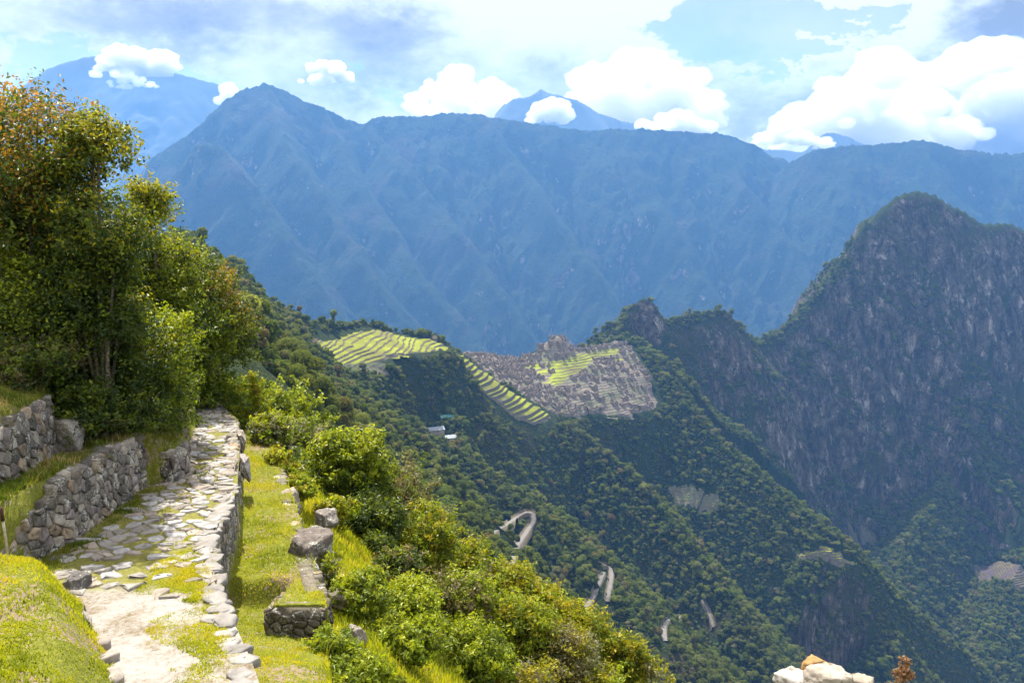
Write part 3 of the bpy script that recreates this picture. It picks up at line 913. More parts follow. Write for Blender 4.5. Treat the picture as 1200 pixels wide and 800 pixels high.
rf = np.random.default_rng(99)
NF = int(230000 * (0.3 if QUICK else 1))
a_ = rf.uniform(-math.radians(37), math.radians(37), NF); r_ = np.sqrt(rf.uniform(0, 1, NF) * (2260.0 ** 2 - 235 ** 2) + 235 ** 2)
X, Y = r_ * np.sin(a_), r_ * np.cos(a_)
Z = H(X, Y)
e_ = 4.0
gx = (H(X + e_, Y) - H(X - e_, Y)) / (2 * e_); gy = (H(X, Y + e_) - H(X, Y - e_)) / (2 * e_)
nz_ = 1 / np.sqrt(1 + gx * gx + gy * gy)
keep = rf.uniform(0, 1, NF) < sstep(0.38, 0.60, nz_ + 0.22 * fbm2(X / 50, Y / 50, 3, 8) + np.where(Y < 1600, 0.45, -0.02) * np.where(np.hypot(X - P(965, 715, 1190)[0], Y - 1190) < 80, 0.0, 1.0))
px, py, _d = project(X, Y, Z)
keep &= (px > -60) & (px < 1260) & (py < 900)
# hidden far behind nearer slopes
ang = ZT / RR[None, :]; mxa = np.maximum.accumulate(ang, axis=1)
ia = np.clip(((a_ - AZ[0]) / (AZ[1] - AZ[0])).astype(int), 0, len(AZ) - 1); ir = np.clip(np.searchsorted(RR, r_) - 2, 0, len(RR) - 1)
keep &= (Z + 9) / r_ > mxa[ia, ir] - 0.012
for poly, mrg in CLEAR:
    c = poly.mean(0); rad = np.linalg.norm(poly - c, axis=1).max() + 15
    s_ = (X - c[0]) ** 2 + (Y - c[1]) ** 2 < rad * rad
    idx = np.where(s_)[0]
    keep[idx] &= poly_sd(X[idx], Y[idx], poly) > mrg + 1.5
# clear the open ground of the upper crest slopes only sparsely; leave the road visible
for pts, w in ROADW:
    qx, qy, qd = project(pts[:, 0], pts[:, 1], pts[:, 2])
    near = np.where((np.abs(px - qx.mean()) < 90) & (np.abs(py - qy.mean()) < 90))[0]
    for i in near:
        d2 = ((pts[:, 0] - X[i]) ** 2 + (pts[:, 1] - Y[i]) ** 2).min()
        j = np.argmin((qx - px[i]) ** 2 + (qy - py[i]) ** 2)
        dpx = abs(qx[j] - px[i]); dpy = py[i] - qy[j]
        if d2 < (w / 2 + 3.0) ** 2 or (dpx < 7 and -1 <= dpy < 14 and Y[i] < pts[j, 1] and rf.random() < 0.92): keep[i] = False
keep &= ((X - P(758, 350, 1690)[0]) ** 2 + (Y - 1690) ** 2 > 50 ** 2) | (rf.random(NF) < 0.25)
X, Y, Z, px, py, r_, nz_ = [k[keep] for k in (X, Y, Z, px, py, r_, nz_)]
S = np.where(rf.random(len(X)) < 0.62, rf.uniform(1.5, 3.4, len(X)), np.clip(3.6 * np.exp(rf.normal(0.2, 0.32, len(X))), 3.0, 9.0)) * np.where(nz_ < 0.6, 0.75, 1.0) * np.where(r_ > 1500, 1.15, 1.0)
S *= np.where(fbm2(X / 120, Y / 120, 3, 14) > 0.15, 0.75, 1.0)
# the trees that show largest are single objects
vis = (px > 0) & (px < 1200) & (py < 800)
bush_edge = np.interp(px, [0, 285, 330, 370, 440, 520, 600, 680, 770, 775, 1200], [0, 300, 480, 520, 520, 600, 650, 710, 790, 900, 900])
vis &= py < bush_edge - 2
ex = (Z + 4) / r_ > 0
order = np.argsort(-(S / r_) * vis)
n_ind = 0 if QUICK else 290
ind = order[:n_ind]
for i in ind:
    o = link('forest_tree', fine_meshes[rf.integers(4)], None, (X[i], Y[i], Z[i] + S[i] * 0.1))
    o.scale = (S[i], S[i], S[i] * rf.uniform(0.85, 1.2)); o.rotation_euler = (0, 0, rf.uniform(0, 6.28))
    if px[i] < 420 and py[i] < 560: lab = 'round forest tree on the long left slope behind the trail bushes'
    elif py[i] < 560: lab = 'round forest tree on the slope around the lodge roofs'
    elif px[i] < 700: lab = 'round forest tree beside the hairpin road above the bushes'
    else: lab = 'round forest tree on the lower end of the road spur'
    tag(o, lab, 'tree', 'single trees of the forested slopes')
rest = np.setdiff1d(np.arange(len(X)), ind)
fm = bpy.data.meshes.new('forest')
fm.vertices.add(len(rest)); fm.vertices.foreach_set('co', np.stack([X, Y, Z + S * 0.1], 1)[rest].astype(np.float32).ravel())
for nm, arr in (('size', S[rest]), ('turn', rf.uniform(0, 6.28, len(rest))), ('tall', rf.uniform(0.65, 1.45, len(rest))), ('wide', rf.uniform(0.75, 1.3, len(rest)))):
    at = fm.attributes.new(nm, 'FLOAT', 'POINT'); at.data.foreach_set('value', arr.astype(np.float32))
fo = link('forest', fm); tag(fo, 'dense dark green forest covering the slopes of the valley', 'forest', kind='stuff')
ng = bpy.data.node_groups.new('wood', 'GeometryNodeTree')
ng.interface.new_socket('Geometry', in_out='INPUT', socket_type='NodeSocketGeometry'); ng.interface.new_socket('Geometry', in_out='OUTPUT', socket_type='NodeSocketGeometry')
gi = ng.nodes.new('NodeGroupInput'); go = ng.nodes.new('NodeGroupOutput')
m2p = ng.nodes.new('GeometryNodeMeshToPoints')
iop = ng.nodes.new('GeometryNodeInstanceOnPoints'); ci = ng.nodes.new('GeometryNodeCollectionInfo')
ci.inputs['Collection'].default_value = proto; ci.inputs['Separate Children'].default_value = True; ci.inputs['Reset Children'].default_value = True
iop.inputs['Pick Instance'].default_value = True
ri = ng.nodes.new('FunctionNodeRandomValue'); ri.data_type = 'INT'
ri.inputs[4].default_value = 0; ri.inputs[5].default_value = 5
na = ng.nodes.new('GeometryNodeInputNamedAttribute'); na.data_type = 'FLOAT'; na.inputs[0].default_value = 'size'
nb = ng.nodes.new('GeometryNodeInputNamedAttribute'); nb.data_type = 'FLOAT'; nb.inputs[0].default_value = 'turn'
cx = ng.nodes.new('ShaderNodeCombineXYZ')
L = ng.links.new
L(gi.outputs[0], m2p.inputs[0]); L(m2p.outputs[0], iop.inputs['Points']); L(ci.outputs[0], iop.inputs['Instance'])
L(ri.outputs[2], iop.inputs['Instance Index']); nh = ng.nodes.new('GeometryNodeInputNamedAttribute'); nh.data_type = 'FLOAT'; nh.inputs[0].default_value = 'tall'
nw = ng.nodes.new('GeometryNodeInputNamedAttribute'); nw.data_type = 'FLOAT'; nw.inputs[0].default_value = 'wide'
m1 = ng.nodes.new('ShaderNodeMath'); m1.operation = 'MULTIPLY'; L(na.outputs[0], m1.inputs[0]); L(nh.outputs[0], m1.inputs[1])
m2 = ng.nodes.new('ShaderNodeMath'); m2.operation = 'MULTIPLY'; L(na.outputs[0], m2.inputs[0]); L(nw.outputs[0], m2.inputs[1])
cs = ng.nodes.new('ShaderNodeCombineXYZ'); L(m2.outputs[0], cs.inputs[0]); L(na.outputs[0], cs.inputs[1]); L(m1.outputs[0], cs.inputs[2])
L(cs.outputs[0], iop.inputs['Scale']); L(nb.outputs[0], cx.inputs[2]); L(cx.outputs[0], iop.inputs['Rotation'])
L(iop.outputs[0], go.inputs[0])
md = fo.modifiers.new('wood', 'NODES'); md.node_group = ng
print('FOREST', len(rest), 'houses', len(placed))
# ================================================================ FOREGROUND: trail, walls, terraces
def ip(Y, pts):
    return np.interp(Y, [p[0] for p in pts], [p[1] for p in pts])


zp = lambda Y: ip(Y, [(-20, -3.0), (5, -4.4), (7.3, -4.6), (9, -4.75), (12, -5.0), (16, -5.4), (21, -5.9), (30, -6.9), (45, -9.5), (70, -14)])
xPR = lambda Y: ip(Y, [(-20, 4), (5, -1.5), (7.3, -2.44), (7.76, -2.66), (8.85, -3.23), (10.3, -3.87), (11.4, -4.25), (14, -4.8), (17.6, -5.9), (20.9, -7.0), (24, -8.6), (30, -12), (50, -22), (70, -30)])
xPL = lambda Y: ip(Y, [(-20, 2.5), (5, -2.7), (7.3, -3.68), (7.97, -4.16), (8.65, -4.7), (9.2, -5.0), (9.45, -5.8), (9.7, -6.2), (10.4, -6.2), (14.3, -6.35), (14.5, -6.0), (15.2, -6.07), (18.1, -7.1), (20.7, -7.85), (24, -9.7), (30, -13.2), (50, -24), (70, -32)])
xUW = lambda Y: ip(Y, [(9, -6.55), (10.5, -6.75), (11.3, -6.75), (12.3, -6.95), (13, -7.15), (14, -7.6), (20, -9.5), (30, -14.5)])
hw = lambda Y: ip(Y, [(7.3, .06), (8, .12), (8.6, .25), (9.5, .7), (10.5, .8), (12, .95), (14, .9), (17, .7), (20, .5), (40, .5)])
hl = lambda Y: ip(Y, [(5, .05), (7.3, .12), (8, .25), (8.8, .5), (9.5, .8), (10.5, 1.12), (12, 1.3), (13, 1.2), (16, .9)])
xS = lambda Y: ip(Y, [(5, -1.2), (7.5, -1.75), (9, -2.15), (11.1, -2.62), (13.4, -3.4), (17.2, -4.75), (21, -6.3), (24, -8.0), (30, -11.4), (50, -21), (70, -29)])
PLAT = [(-3, -6), (2.4, -6), (2.35, 4.0), (1.2, 4.25), (0.2, 1.0), (-3, 0.6)]


def near_z(X, Y, rough=True):
    X = np.asarray(X, float); Y = np.asarray(Y, float)
    p = zp(Y); r = xPR(Y); l = xPL(Y); s = xS(Y)
    # right of the trail: walled strip, lower bench, then the steep hillside
    strip = p - hw(Y)
    low = p - hl(Y) - 0.10 * np.clip(X - r, 0, 3)
    inlow = np.maximum(1 - sstep(10.82, 10.9, Y), (1 - sstep(11.9, 12.3, Y)) * (1 - sstep(-3.40, -3.32, X)))
    bench = strip * (1 - inlow) + low * inlow
    hill = bench - 0.55 * sstep(0, 0.1, X - s) - 0.35 * np.clip(X - s, 0, 0.8) - 1.02 * np.clip(X - s - 0.8, 0, 400)
    zr = p * (1 - sstep(0.0, 0.07, X - r)) + hill * sstep(0.0, 0.07, X - r)
    # left: grass bank near, terrace behind its wall, upper wall, hillside
    dl = l - X
    bank = p + (0.46 - 0.30 * sstep(9.0, 9.7, Y)) * sstep(-0.05, 0.55, dl) + 0.16 * np.clip(dl, 0, 40) * (1 - 0.7 * sstep(9.0, 9.7, Y) * (X > -7.5))
    terr = p + 0.95 * sstep(0.02, 0.1, dl) + 0.02 * np.clip(dl, 0, 1)
    terr = np.where(Y > 14.4, p + 0.55 * sstep(0.02, 0.12, dl) + 0.35 * np.clip(dl, 0, 0.6), terr)
    up = xUW(Y) - X
    terr2 = terr + np.where(Y < 13.2, 0.88, 0.45 * sstep(0, 1, up)) * sstep(0.02, 0.1, up) + 0.36 * np.clip(up, 0, 40)
    tt = sstep(9.6, 10.0, Y + 0.12 * np.clip(-6.2 - X, 0, 3))
    zl = bank * (1 - tt) + terr2 * tt
    z = np.where(X > l, zr, zl)
    if rough:
        onp = ((X > l) & (X < r))
        z = z + np.where(onp, 0.018, 0.045) * fbm2(X * 2.2, Y * 2.2, 4, 3) + np.where(onp, 0.0, 0.10) * fbm2(X * .6, Y * .6, 2, 4)
    # the platform the picture is taken from, falling off steeply
    sdv = poly_sd(X, Y, PLAT)
    zc = -1.7 - 0.32 * np.clip(Y - 0.5, 0, 4) - 0.78 * np.clip(sdv, 0, 60) - 0.5 * sstep(0, 0.2, sdv)
    return np.maximum(z, zc)


def ground(x, y):
    return float(near_z(np.array([x]), np.array([y]))[0])


xs = np.concatenate([np.linspace(-48, -13, 70, endpoint=False), np.linspace(-13, -1, 240, endpoint=False), np.linspace(-1, 8, 60, endpoint=False), np.linspace(8, 48, 60)])
ys = np.concatenate([np.linspace(-15, 5.5, 40, endpoint=False), np.linspace(5.5, 22, 330, endpoint=False), np.linspace(22, 30, 60, endpoint=False), np.linspace(30, 52, 50)])
X, Y = np.meshgrid(xs, ys, indexing='ij')
Zn = near_z(X, Y); w_ = sstep(30, 46, np.hypot(X, Y))
Hf = H(X, np.maximum(Y, -15.0))
Zn = Zn * (1 - w_) + (Hf + 0.3) * w_
back = sstep(-4, -12, Y)
M_ground, nt = new_mat('turf and soil')
pos = nt.node('ShaderNodeNewGeometry').outputs['Position']
n1 = nt.noise(pos, 1.3, 5, 0.6); n2 = nt.noise(pos, 14, 5, 0.7); n3 = nt.noise(pos, 60, 3, 0.6)
n4 = nt.math('ADD', nt.math('MULTIPLY', n2, 0.5), nt.math('MULTIPLY', nt.noise(pos, 85, 4, 0.7), 0.5))
turf = nt.ramp(n4, [(0.32, (0.045, 0.06, 0.01)), (0.5, (0.13, 0.14, 0.016)), (0.66, (0.24, 0.23, 0.03))])
soil = nt.ramp(n2, [(0.3, (0.12, 0.085, 0.055)), (0.7, (0.26, 0.2, 0.14))])
finish(nt, nt.mix(nt.maprange(nt.math('ADD', n1, nt.math('MULTIPLY', nt.math('SUBTRACT', n2, 0.5), 0.8)), 0.54, 0.64), turf, soil), 0.95,
       nt.bump(nt.math('ADD', n2, nt.math('MULTIPLY', n3, 0.5)), 0.7, 0.05), 0.15)
hs = link('hillside', mesh_np('hillside', np.stack([X, Y, Zn], -1).reshape(-1, 3), quads=grid_faces(len(xs), len(ys)), mats=[M_ground])); tag(hs, kind='structure')

# ---- rock materials
M_stone, nt = new_mat('wall stone')
pos = nt.node('ShaderNodeTexCoord').outputs['Object']
n1 = nt.noise(pos, 9, 5, 0.65); n2 = nt.noise(pos, 38, 5, 0.7); n3 = nt.noise(pos, 4, 3, 0.5)
base = nt.mix(1.0, nt.attr('col').outputs['Color'], nt.ramp(n1, [(0.28, (0.45, 0.43, 0.42)), (0.5, (1, 1, 1)), (0.72, (1.3, 1.28, 1.22))]), 'MULTIPLY')
lich = nt.maprange(nt.math('ADD', n2, nt.math('MULTIPLY', nt.math('SUBTRACT', n3, .5), 0.9)), 0.60, 0.68)
base = nt.mix(lich, base, nt.ramp(n1, [(0.35, (0.36, 0.36, 0.30)), (0.6, (0.50, 0.49, 0.42))]))
moss = nt.maprange(nt.math('ADD', nt.noise(pos, 3.3, 6, 0.7), nt.math('MULTIPLY', nt.math('SUBTRACT', n2, .5), .4)), 0.62, 0.70)
base = nt.mix(nt.math('MULTIPLY', moss, 0.75), base, (0.10, 0.105, 0.02))
finish(nt, base, 0.92, nt.bump(nt.math('ADD', n1, n2), 0.8, 0.025), 0.2)

M_pale, nt = new_mat('worn paving stone')
pos = nt.node('ShaderNodeTexCoord').outputs['Object']
n1 = nt.noise(pos, 5, 5, 0.65); n2 = nt.noise(pos, 30, 5, 0.7)
base = nt.mix(1.0, nt.attr('col').outputs['Color'], nt.ramp(n1, [(0.3, (0.62, 0.6, 0.58)), (0.55, (1, 1, 1)), (0.75, (1.2, 1.2, 1.2))]), 'MULTIPLY')
base = nt.mix(nt.math('MULTIPLY', nt.maprange(n2, 0.58, 0.72), 0.5), base, (0.17, 0.13, 0.09))
finish(nt, base, 0.85, nt.bump(nt.math('ADD', n1, n2), 0.5, 0.02), 0.25)

M_path, nt = new_mat('trodden earth')
pos = nt.node('ShaderNodeNewGeometry').outputs['Position']
n1 = nt.noise(pos, 1.6, 6, 0.62); n2 = nt.noise(pos, 16, 6, 0.72); n3 = nt.noise(pos, 70, 3, 0.7)
near_y = nt.maprange(nt.math('ADD', nt.sep(pos)[1], nt.math('MULTIPLY', n1, 1.2)), 9.9, 10.4)
worn = nt.ramp(nt.math('ADD', nt.math('MULTIPLY', n1, .45), nt.math('ADD', nt.math('MULTIPLY', n2, .35), nt.math('MULTIPLY', n3, .2))), [(0.41, (0.11, 0.08, 0.045)), (0.46, (0.20, 0.165, 0.12)), (0.52, (0.265, 0.248, 0.22)), (0.66, (0.33, 0.325, 0.31))])
gaps = nt.ramp(n2, [(0.3, (0.10, 0.085, 0.04)), (0.5, (0.15, 0.145, 0.03)), (0.7, (0.22, 0.2, 0.05))])
finish(nt, nt.mix(near_y, worn, gaps), 0.95, nt.bump(nt.math('ADD', n2, nt.math('MULTIPLY', n3, .6)), 0.6, 0.03), 0.15)


# ---- irregular stone cells (nearest-seed polygons) laid into walls and paving
def cells(seeds):
    seeds = np.asarray(seeds); out = []
    for i, s in enumerate(seeds):
        d = np.hypot(*(seeds - s).T); nb = np.argsort(d)[1:15]
        R = 3 * d[nb[5]] if len(nb) > 5 else 1.0
        poly = [(s[0] + R * math.cos(a), s[1] + R * math.sin(a)) for a in np.arange(8) * math.pi / 4]
        for j in nb:
            mx, my = (s + seeds[j]) / 2; nx, ny = seeds[j] - s
            new = []
            for k in range(len(poly)):
                a, b = poly[k], poly[(k + 1) % len(poly)]
                da = (a[0] - mx) * nx + (a[1] - my) * ny; db = (b[0] - mx) * nx + (b[1] - my) * ny
                if da <= 0: new.append(a)
                if (da < 0) != (db < 0) and da != db:
                    t = da / (da - db); new.append((a[0] + t * (b[0] - a[0]), a[1] + t * (b[1] - a[1])))
            poly = new
            if len(poly) < 3: break
        out.append(np.array(poly) if len(poly) >= 3 else None)
    return out


def chaikin(p, q=0.2):
    a = p; b = np.roll(p, -1, 0)
    return np.stack([a * (1 - q) + b * q, a * q + b * (1 - q)], 1).reshape(-1, 2)


def stone_cell(mb, poly, f, rg, col, gap=0.012, bulge=0.04, sink=0.08, m=0):
    """rounded stone on a polygon; f(a, b, depth) -> world"""
    poly = chaikin(poly, 0.08); c = poly.mean(0); n = len(poly)
    rad = np.linalg.norm(poly - c, axis=1).mean()
    if rad < 0.03: return
    sh = lambda k: c + (poly - c) * k
    g = max(0.5, 1 - gap / rad)
    off = rg.uniform(-0.3, 0.6) * bulge
    tilt = rg.normal(0, 0.10, 2)
    rings = [(sh(g), -sink), (sh(g * 0.985), off + 0.0), (sh(g * 0.86), off + bulge * 0.75), (sh(g * 0.5), off + bulge)]
    V = []
    for k, (pp, dp) in enumerate(rings):
        j = rg.normal(0, 0.05 * rad, pp.shape) if k else 0
        d = dp + ((pp - c) @ tilt if k else 0) + (rg.normal(0, 0.006, n) if k else 0)
        V.append(f(pp[:, 0] + (j[:, 0] if k else 0), pp[:, 1] + (j[:, 1] if k else 0), d))
    V.append(f(c[None, 0], c[None, 1], np.array([off + bulge * 1.02])))
    V = np.concatenate(V); F = []
    for r in range(3):
        F += [[r * n + i, r * n + (i + 1) % n, (r + 1) * n + (i + 1) % n, (r + 1) * n + i] for i in range(n)]
    F += [[3 * n + i, 3 * n + (i + 1) % n, 4 * n] for i in range(n)]
    mb.add(V, F, m, col)


STONE_COLS = np.array([(0.18, 0.16, 0.13), (0.22, 0.195, 0.16), (0.14, 0.125, 0.105), (0.27, 0.21, 0.145), (0.20, 0.172, 0.155), (0.28, 0.25, 0.20), (0.12, 0.11, 0.095)])


def rock_verts(size, rg, sub=3, planes=9, rough=0.05):
    b = bmesh.new(); bmesh.ops.create_icosphere(b, subdivisions=sub, radius=1)
    v = np.array([q.co[:] for q in b.verts]); f = [[q.index for q in g_.verts] for g_ in b.faces]; b.free()
    N = rand_unit(planes, rg); hgt = rg.uniform(0.62, 0.95, planes)
    N = np.concatenate([N, [[0, 0, 1], [1, 0, .1], [-1, 0, .1], [0, 1, .1], [0, -1, .1]]]); hgt = np.concatenate([hgt, [0.75, .85, .85, .85, .85]])
    N /= np.linalg.norm(N, axis=1)[:, None]
    dots = v @ N.T
    r = np.min(np.where(dots > 0.08, hgt[None] / np.maximum(dots, 0.08), 9), 1)
    r = np.minimum(r, 1.25)
    s = rg.uniform(0, 50)
    v = v * r[:, None] * (1 + rough * (fbm3(v[:, 0] * 2.5 + s, v[:, 1] * 2.5, v[:, 2] * 2.5, 4) + 0.5 * fbm3(v[:, 0] * 8 + s, v[:, 1] * 8, v[:, 2] * 8, 3))[:, None])
    return v * np.asarray(size) / 2, f


def rot_z(v, a):
    c, s = math.cos(a), math.sin(a)
    return np.stack([v[:, 0] * c - v[:, 1] * s, v[:, 0] * s + v[:, 1] * c, v[:, 2]], 1)


def slab(mb, c, sx, sy, th, a, rg, col, m=0):
    """flat broken stone: uneven polygon with a chipped rim"""
    n = rg.integers(5, 8); ang = np.sort(np.arange(n) * 2 * math.pi / n + rg.normal(0, 0.22, n))
    r = rg.uniform(0.82, 1.1, n)
    p = np.stack([np.cos(ang) * r * sx / 2, np.sin(ang) * r * sy / 2], 1); p = chaikin(p, 0.12); n = len(p)
    tilt = rg.normal(0, 0.07, 2); V = []
    for k, (sc, z) in enumerate(((0.92, -th), (1.0, -th * 0.5), (0.99, 0.0), (0.90, th * 0.14), (0.45, th * 0.16))):
        q = p * sc + rg.normal(0, 0.008, p.shape)
        V.append(np.concatenate([q, (z + q @ tilt + rg.normal(0, th * 0.05, n))[:, None]], 1))
    V.append(np.array([[0, 0, th * 0.16]])); V = rot_z(np.concatenate(V), a) + np.asarray(c)
    F = [[r_ * n + i, r_ * n + (i + 1) % n, (r_ + 1) * n + (i + 1) % n, (r_ + 1) * n + i] for r_ in range(4) for i in range(n)]
    F += [[4 * n + i, 4 * n + (i + 1) % n, 5 * n] for i in range(n)]
    mb.add(V, F, m, col)


def stone_wall(label, base, hts, side, seed, sw=0.22, shh=0.15, coping=True, thick=0.35, batter=0.06, cop=(0.28, 0.10), pale=False, dim=1.0):
    """dry stone wall; base: points (x, y, z), hts: height at each; side = +1 shows the face left of its run"""
    rg = np.random.default_rng(seed); base = np.array(base, float)
    seg = np.linalg.norm(np.diff(base[:, :2], axis=0), axis=1); S = np.concatenate([[0], np.cumsum(seg)]); L = S[-1]
    bx = lambda s, k: np.interp(s, S, base[:, k]); ht = lambda s: np.interp(s, S, hts)
    def nrm(s):
        e = 0.15; dx = bx(s + e, 0) - bx(s - e, 0); dy = bx(s + e, 1) - bx(s - e, 1); l = np.hypot(dx, dy) + 1e-9
        return -dy / l * side, dx / l * side
    def f(s, v, d):
        s = np.asarray(s, float); v = np.minimum(v, ht(s)); v = np.maximum(v, -0.15)
        nx, ny = nrm(np.clip(s, 0.02, L - 0.02)); o = d - batter * v
        return np.stack([bx(s, 0) + nx * o, bx(s, 1) + ny * o, bx(s, 2) + v], 1)
    mb = MB(); hm = max(hts); seeds = []; v = -0.08; row = 0
    while v < hm + 0.12:
        s = -0.1 + rg.uniform(0, sw)
        while s < L + 0.15:
            seeds.append((s, v + rg.normal(0, shh * 0.28))); s += sw * rg.uniform(0.6, 1.5)
        v += shh * rg.uniform(0.8, 1.2); row += 1
    for (s, v), poly in zip(seeds, cells(seeds)):
        if poly is None or s < 0 or s > L or v > ht(s) - 0.02: continue
        poly = np.stack([np.clip(poly[:, 0], 0, L), np.clip(poly[:, 1], -0.12, ht(np.clip(poly[:, 0], 0, L)))], 1)
        stone_cell(mb, poly, f, rg, STONE_COLS[rg.integers(7)] * rg.uniform(0.7, 1.25) * dim, 0.007, 0.016, 0.10)
    # earth and rubble core
    n = max(6, int(L / 0.2)); ss = np.linspace(0, L, n); V = []
    for s in ss:
        nx, ny = nrm(min(max(s, 0.02), L - 0.02)); x, y, z, h = bx(s, 0), bx(s, 1), bx(s, 2), ht(s) - 0.03
        for o, zz in ((-0.05, -0.3), (-0.05 - batter * h, h), (-thick, h), (-thick, -0.3)): V.append((x + nx * o, y + ny * o, z + zz))
    F = [[4 * i + a, 4 * i + (a + 1) % 4, 4 * i + 4 + (a + 1) % 4, 4 * i + 4 + a] for i in range(n - 1) for a in range(3)]
    F += [[0, 1, 2, 3], [4 * n - 4, 4 * n - 1, 4 * n - 2, 4 * n - 3]]
    mb.add(V, F, 0, (0.15, 0.13, 0.095))
    o = link('stone_wall', mb.mesh('stone_wall', [M_stone], True)); tag(o, label, 'wall')
    if coping:
        cb = MB(); s = 0.08
        while s < L - 0.05:
            w = cop[0] * rg.uniform(0.6, 1.35)
            nx, ny = nrm(min(max(s, .05), L - .05))
            a = math.atan2(ny, nx) + math.pi / 2 + rg.normal(0, 0.12)
            c_ = (STONE_COLS[rg.integers(7)] if not pale else np.array((0.22, 0.205, 0.185))) * rg.uniform(0.85, 1.15)
            slab(cb, (bx(s, 0) - nx * ((0.07 if pale else 0.12) + batter * ht(s)), bx(s, 1) - ny * ((0.07 if pale else 0.12) + batter * ht(s)), bx(s, 2) + ht(s) + (0.075 if pale else 0.02) + rg.normal(0, .012)), w * 1.05, rg.uniform(0.26, 0.42), cop[1] * rg.uniform(0.8, 1.5), a, rg, c_); s += w * 0.92
        link('coping', cb.mesh('coping', [M_pale if pale else M_stone], True), o)
    return o


lw = [(-6.26, 9.78), (-6.24, 10.15), (-6.12, 11.2), (-6.25, 13.0), (-6.38, 14.32)]
stone_wall('grey rubble wall holding up the shaded terrace left of the trail', [(x, y, zp(y) - 0.04) for x, y in lw], [0.32, 0.55, 0.98, 1.0, 0.93], -1, 1, 0.20, 0.14)
rw = [(-6.40, 14.40), (-5.98, 14.42), (-6.02, 15.2), (-6.5, 16.5)]
stone_wall('short low wall end of flat stacked stones jutting out into the trail', [(x, y, zp(y) - 0.04) for x, y in rw], [0.58, 0.55, 0.52, 0.35], -1, 2, 0.36, 0.12, cop=(0.3, 0.09))
uw = [(-6.5, 9.0), (-6.72, 10.4), (-6.74, 11.3), (-6.93, 12.3), (-7.12, 12.95)]
stone_wall('lichen covered rubble wall highest at the left edge above the shaded terrace', [(x, y, zp(y) + 0.90) for x, y in uw], [0.8, 0.86, 0.9, 0.93, 0.9], -1, 3, 0.20, 0.15)
Yr = [8.55, 9.0, 9.5, 10.3, 11.4, 12.6, 13.6, 14.4]
stone_wall('mossy dark retaining wall under the right edge of the trail', [(float(xPR(y)) + 0.06, y, float(zp(y) - hl(y)) - 0.05 if y < 12.2 else float(zp(y) - hw(y)) - 0.05) for y in Yr],
           [float(hl(y)) if y < 12.2 else float(hw(y)) for y in Yr], -1, 4, 0.20, 0.13, True, 0.4, 0.03, (0.30, 0.05), True)
Yr = [15.0, 16.2, 17.6, 19.2, 20.9]
stone_wall('upper retaining wall of leaning slabs at the far right edge of the trail', [(float(xPR(y)) + 0.06, y, float(zp(y) - hw(y)) - 0.05) for y in Yr], [float(hw(y)) + 0.05 for y in Yr], -1, 5, 0.34, 0.24, True, 0.35, 0.03, (0.36, 0.12))
stone_wall('square mossy wall end of the grass strip below the trail', [(-3.36, 12.1, float(zp(12.1)) - 1.35), (-3.38, 10.76, float(zp(10.88)) - 1.32), (-2.58, 10.74, float(zp(10.86)) - 1.40), (-2.54, 11.1, float(zp(11.1)) - 1.45), (-3.32, 13.4, float(zp(13.4)) - 1.5)],
           [0.42, 0.52, 0.6, 0.62, 0.6], -1, 6, 0.17, 0.11, False, 0.3, 0.02, (0.3, 0.06), dim=0.62)
Yr = [13.6, 15.2, 17.2, 19.0]
stone_wall('low broken wall along the outer edge of the grass strip', [(float(xS(y)) + 0.04, y, float(zp(y) - hw(y)) - 0.6) for y in Yr], [0.58, 0.56, 0.52, 0.5], -1, 7, 0.3, 0.16, True, 0.3, 0.03, (0.3, 0.1))

# ---- the trail: earth sheet, paving of flat irregular slabs
n_y, n_x = 330, 34
yy = np.linspace(4.5, 26, n_y); uu = np.linspace(0, 1, n_x)
Yg, U = np.meshgrid(yy, uu, indexing='ij'); Xg = xPL(Yg) - 0.12 + (xPR(Yg) - xPL(Yg) + 0.18) * U
Zg = near_z(np.minimum(np.maximum(Xg, xPL(Yg) + 0.02), xPR(Yg) - 0.02), Yg) + 0.012
# worn steps where slabs end
tr = link('trail', mesh_np('trail', np.stack([Xg, Yg, Zg], -1).reshape(-1, 3), quads=grid_faces(n_y, n_x)[:, ::-1], mats=[M_path])); tag(tr, kind='structure')
rg = np.random.default_rng(21); mb = MB(); seeds = []
y = 6.2
while y < 24:
    st = ip(y, [(6, 0.2), (9, 0.16), (14, 0.17), (24, 0.26)]); x = float(xPL(y)) + rg.uniform(0, .3)
    while x < float(xPR(y)):
        seeds.append((x, y + rg.normal(0, st * 0.22))); x += rg.uniform(0.16, 0.46)
    y += st * rg.uniform(0.8, 1.15)
def fpave(a, b, d):
    return np.stack([a, b, near_z(np.clip(a, xPL(b) + 0.03, xPR(b) - 0.03), b) + 0.022 + d], 1)
for (x, y), poly in zip(seeds, cells(seeds)):
    if poly is None: continue
    poly = np.stack([np.clip(poly[:, 0], xPL(poly[:, 1]) - 0.05, xPR(poly[:, 1]) + 0.02), poly[:, 1]], 1)
    u = (x - xPL(y)) / (xPR(y) - xPL(y))
    if y < 9.2 or (y < 10.6 and rg.random() < 0.5 * (10.9 - y)): continue
    if 10.2 < y < 14.3 and u < 0.14: continue
    if rg.random() < 0.10: continue
    col = np.array([(0.31, 0.295, 0.28), (0.26, 0.24, 0.215), (0.36, 0.345, 0.33), (0.22, 0.195, 0.165), (0.29, 0.245, 0.20)])[rg.integers(5)] * rg.uniform(0.85, 1.12)
    shr = rg.uniform(0.82, 0.97); poly = poly.mean(0) + (poly - poly.mean(0)) * shr
    stone_cell(mb, poly, fpave, rg, col, 0.008, 0.010, 0.06)
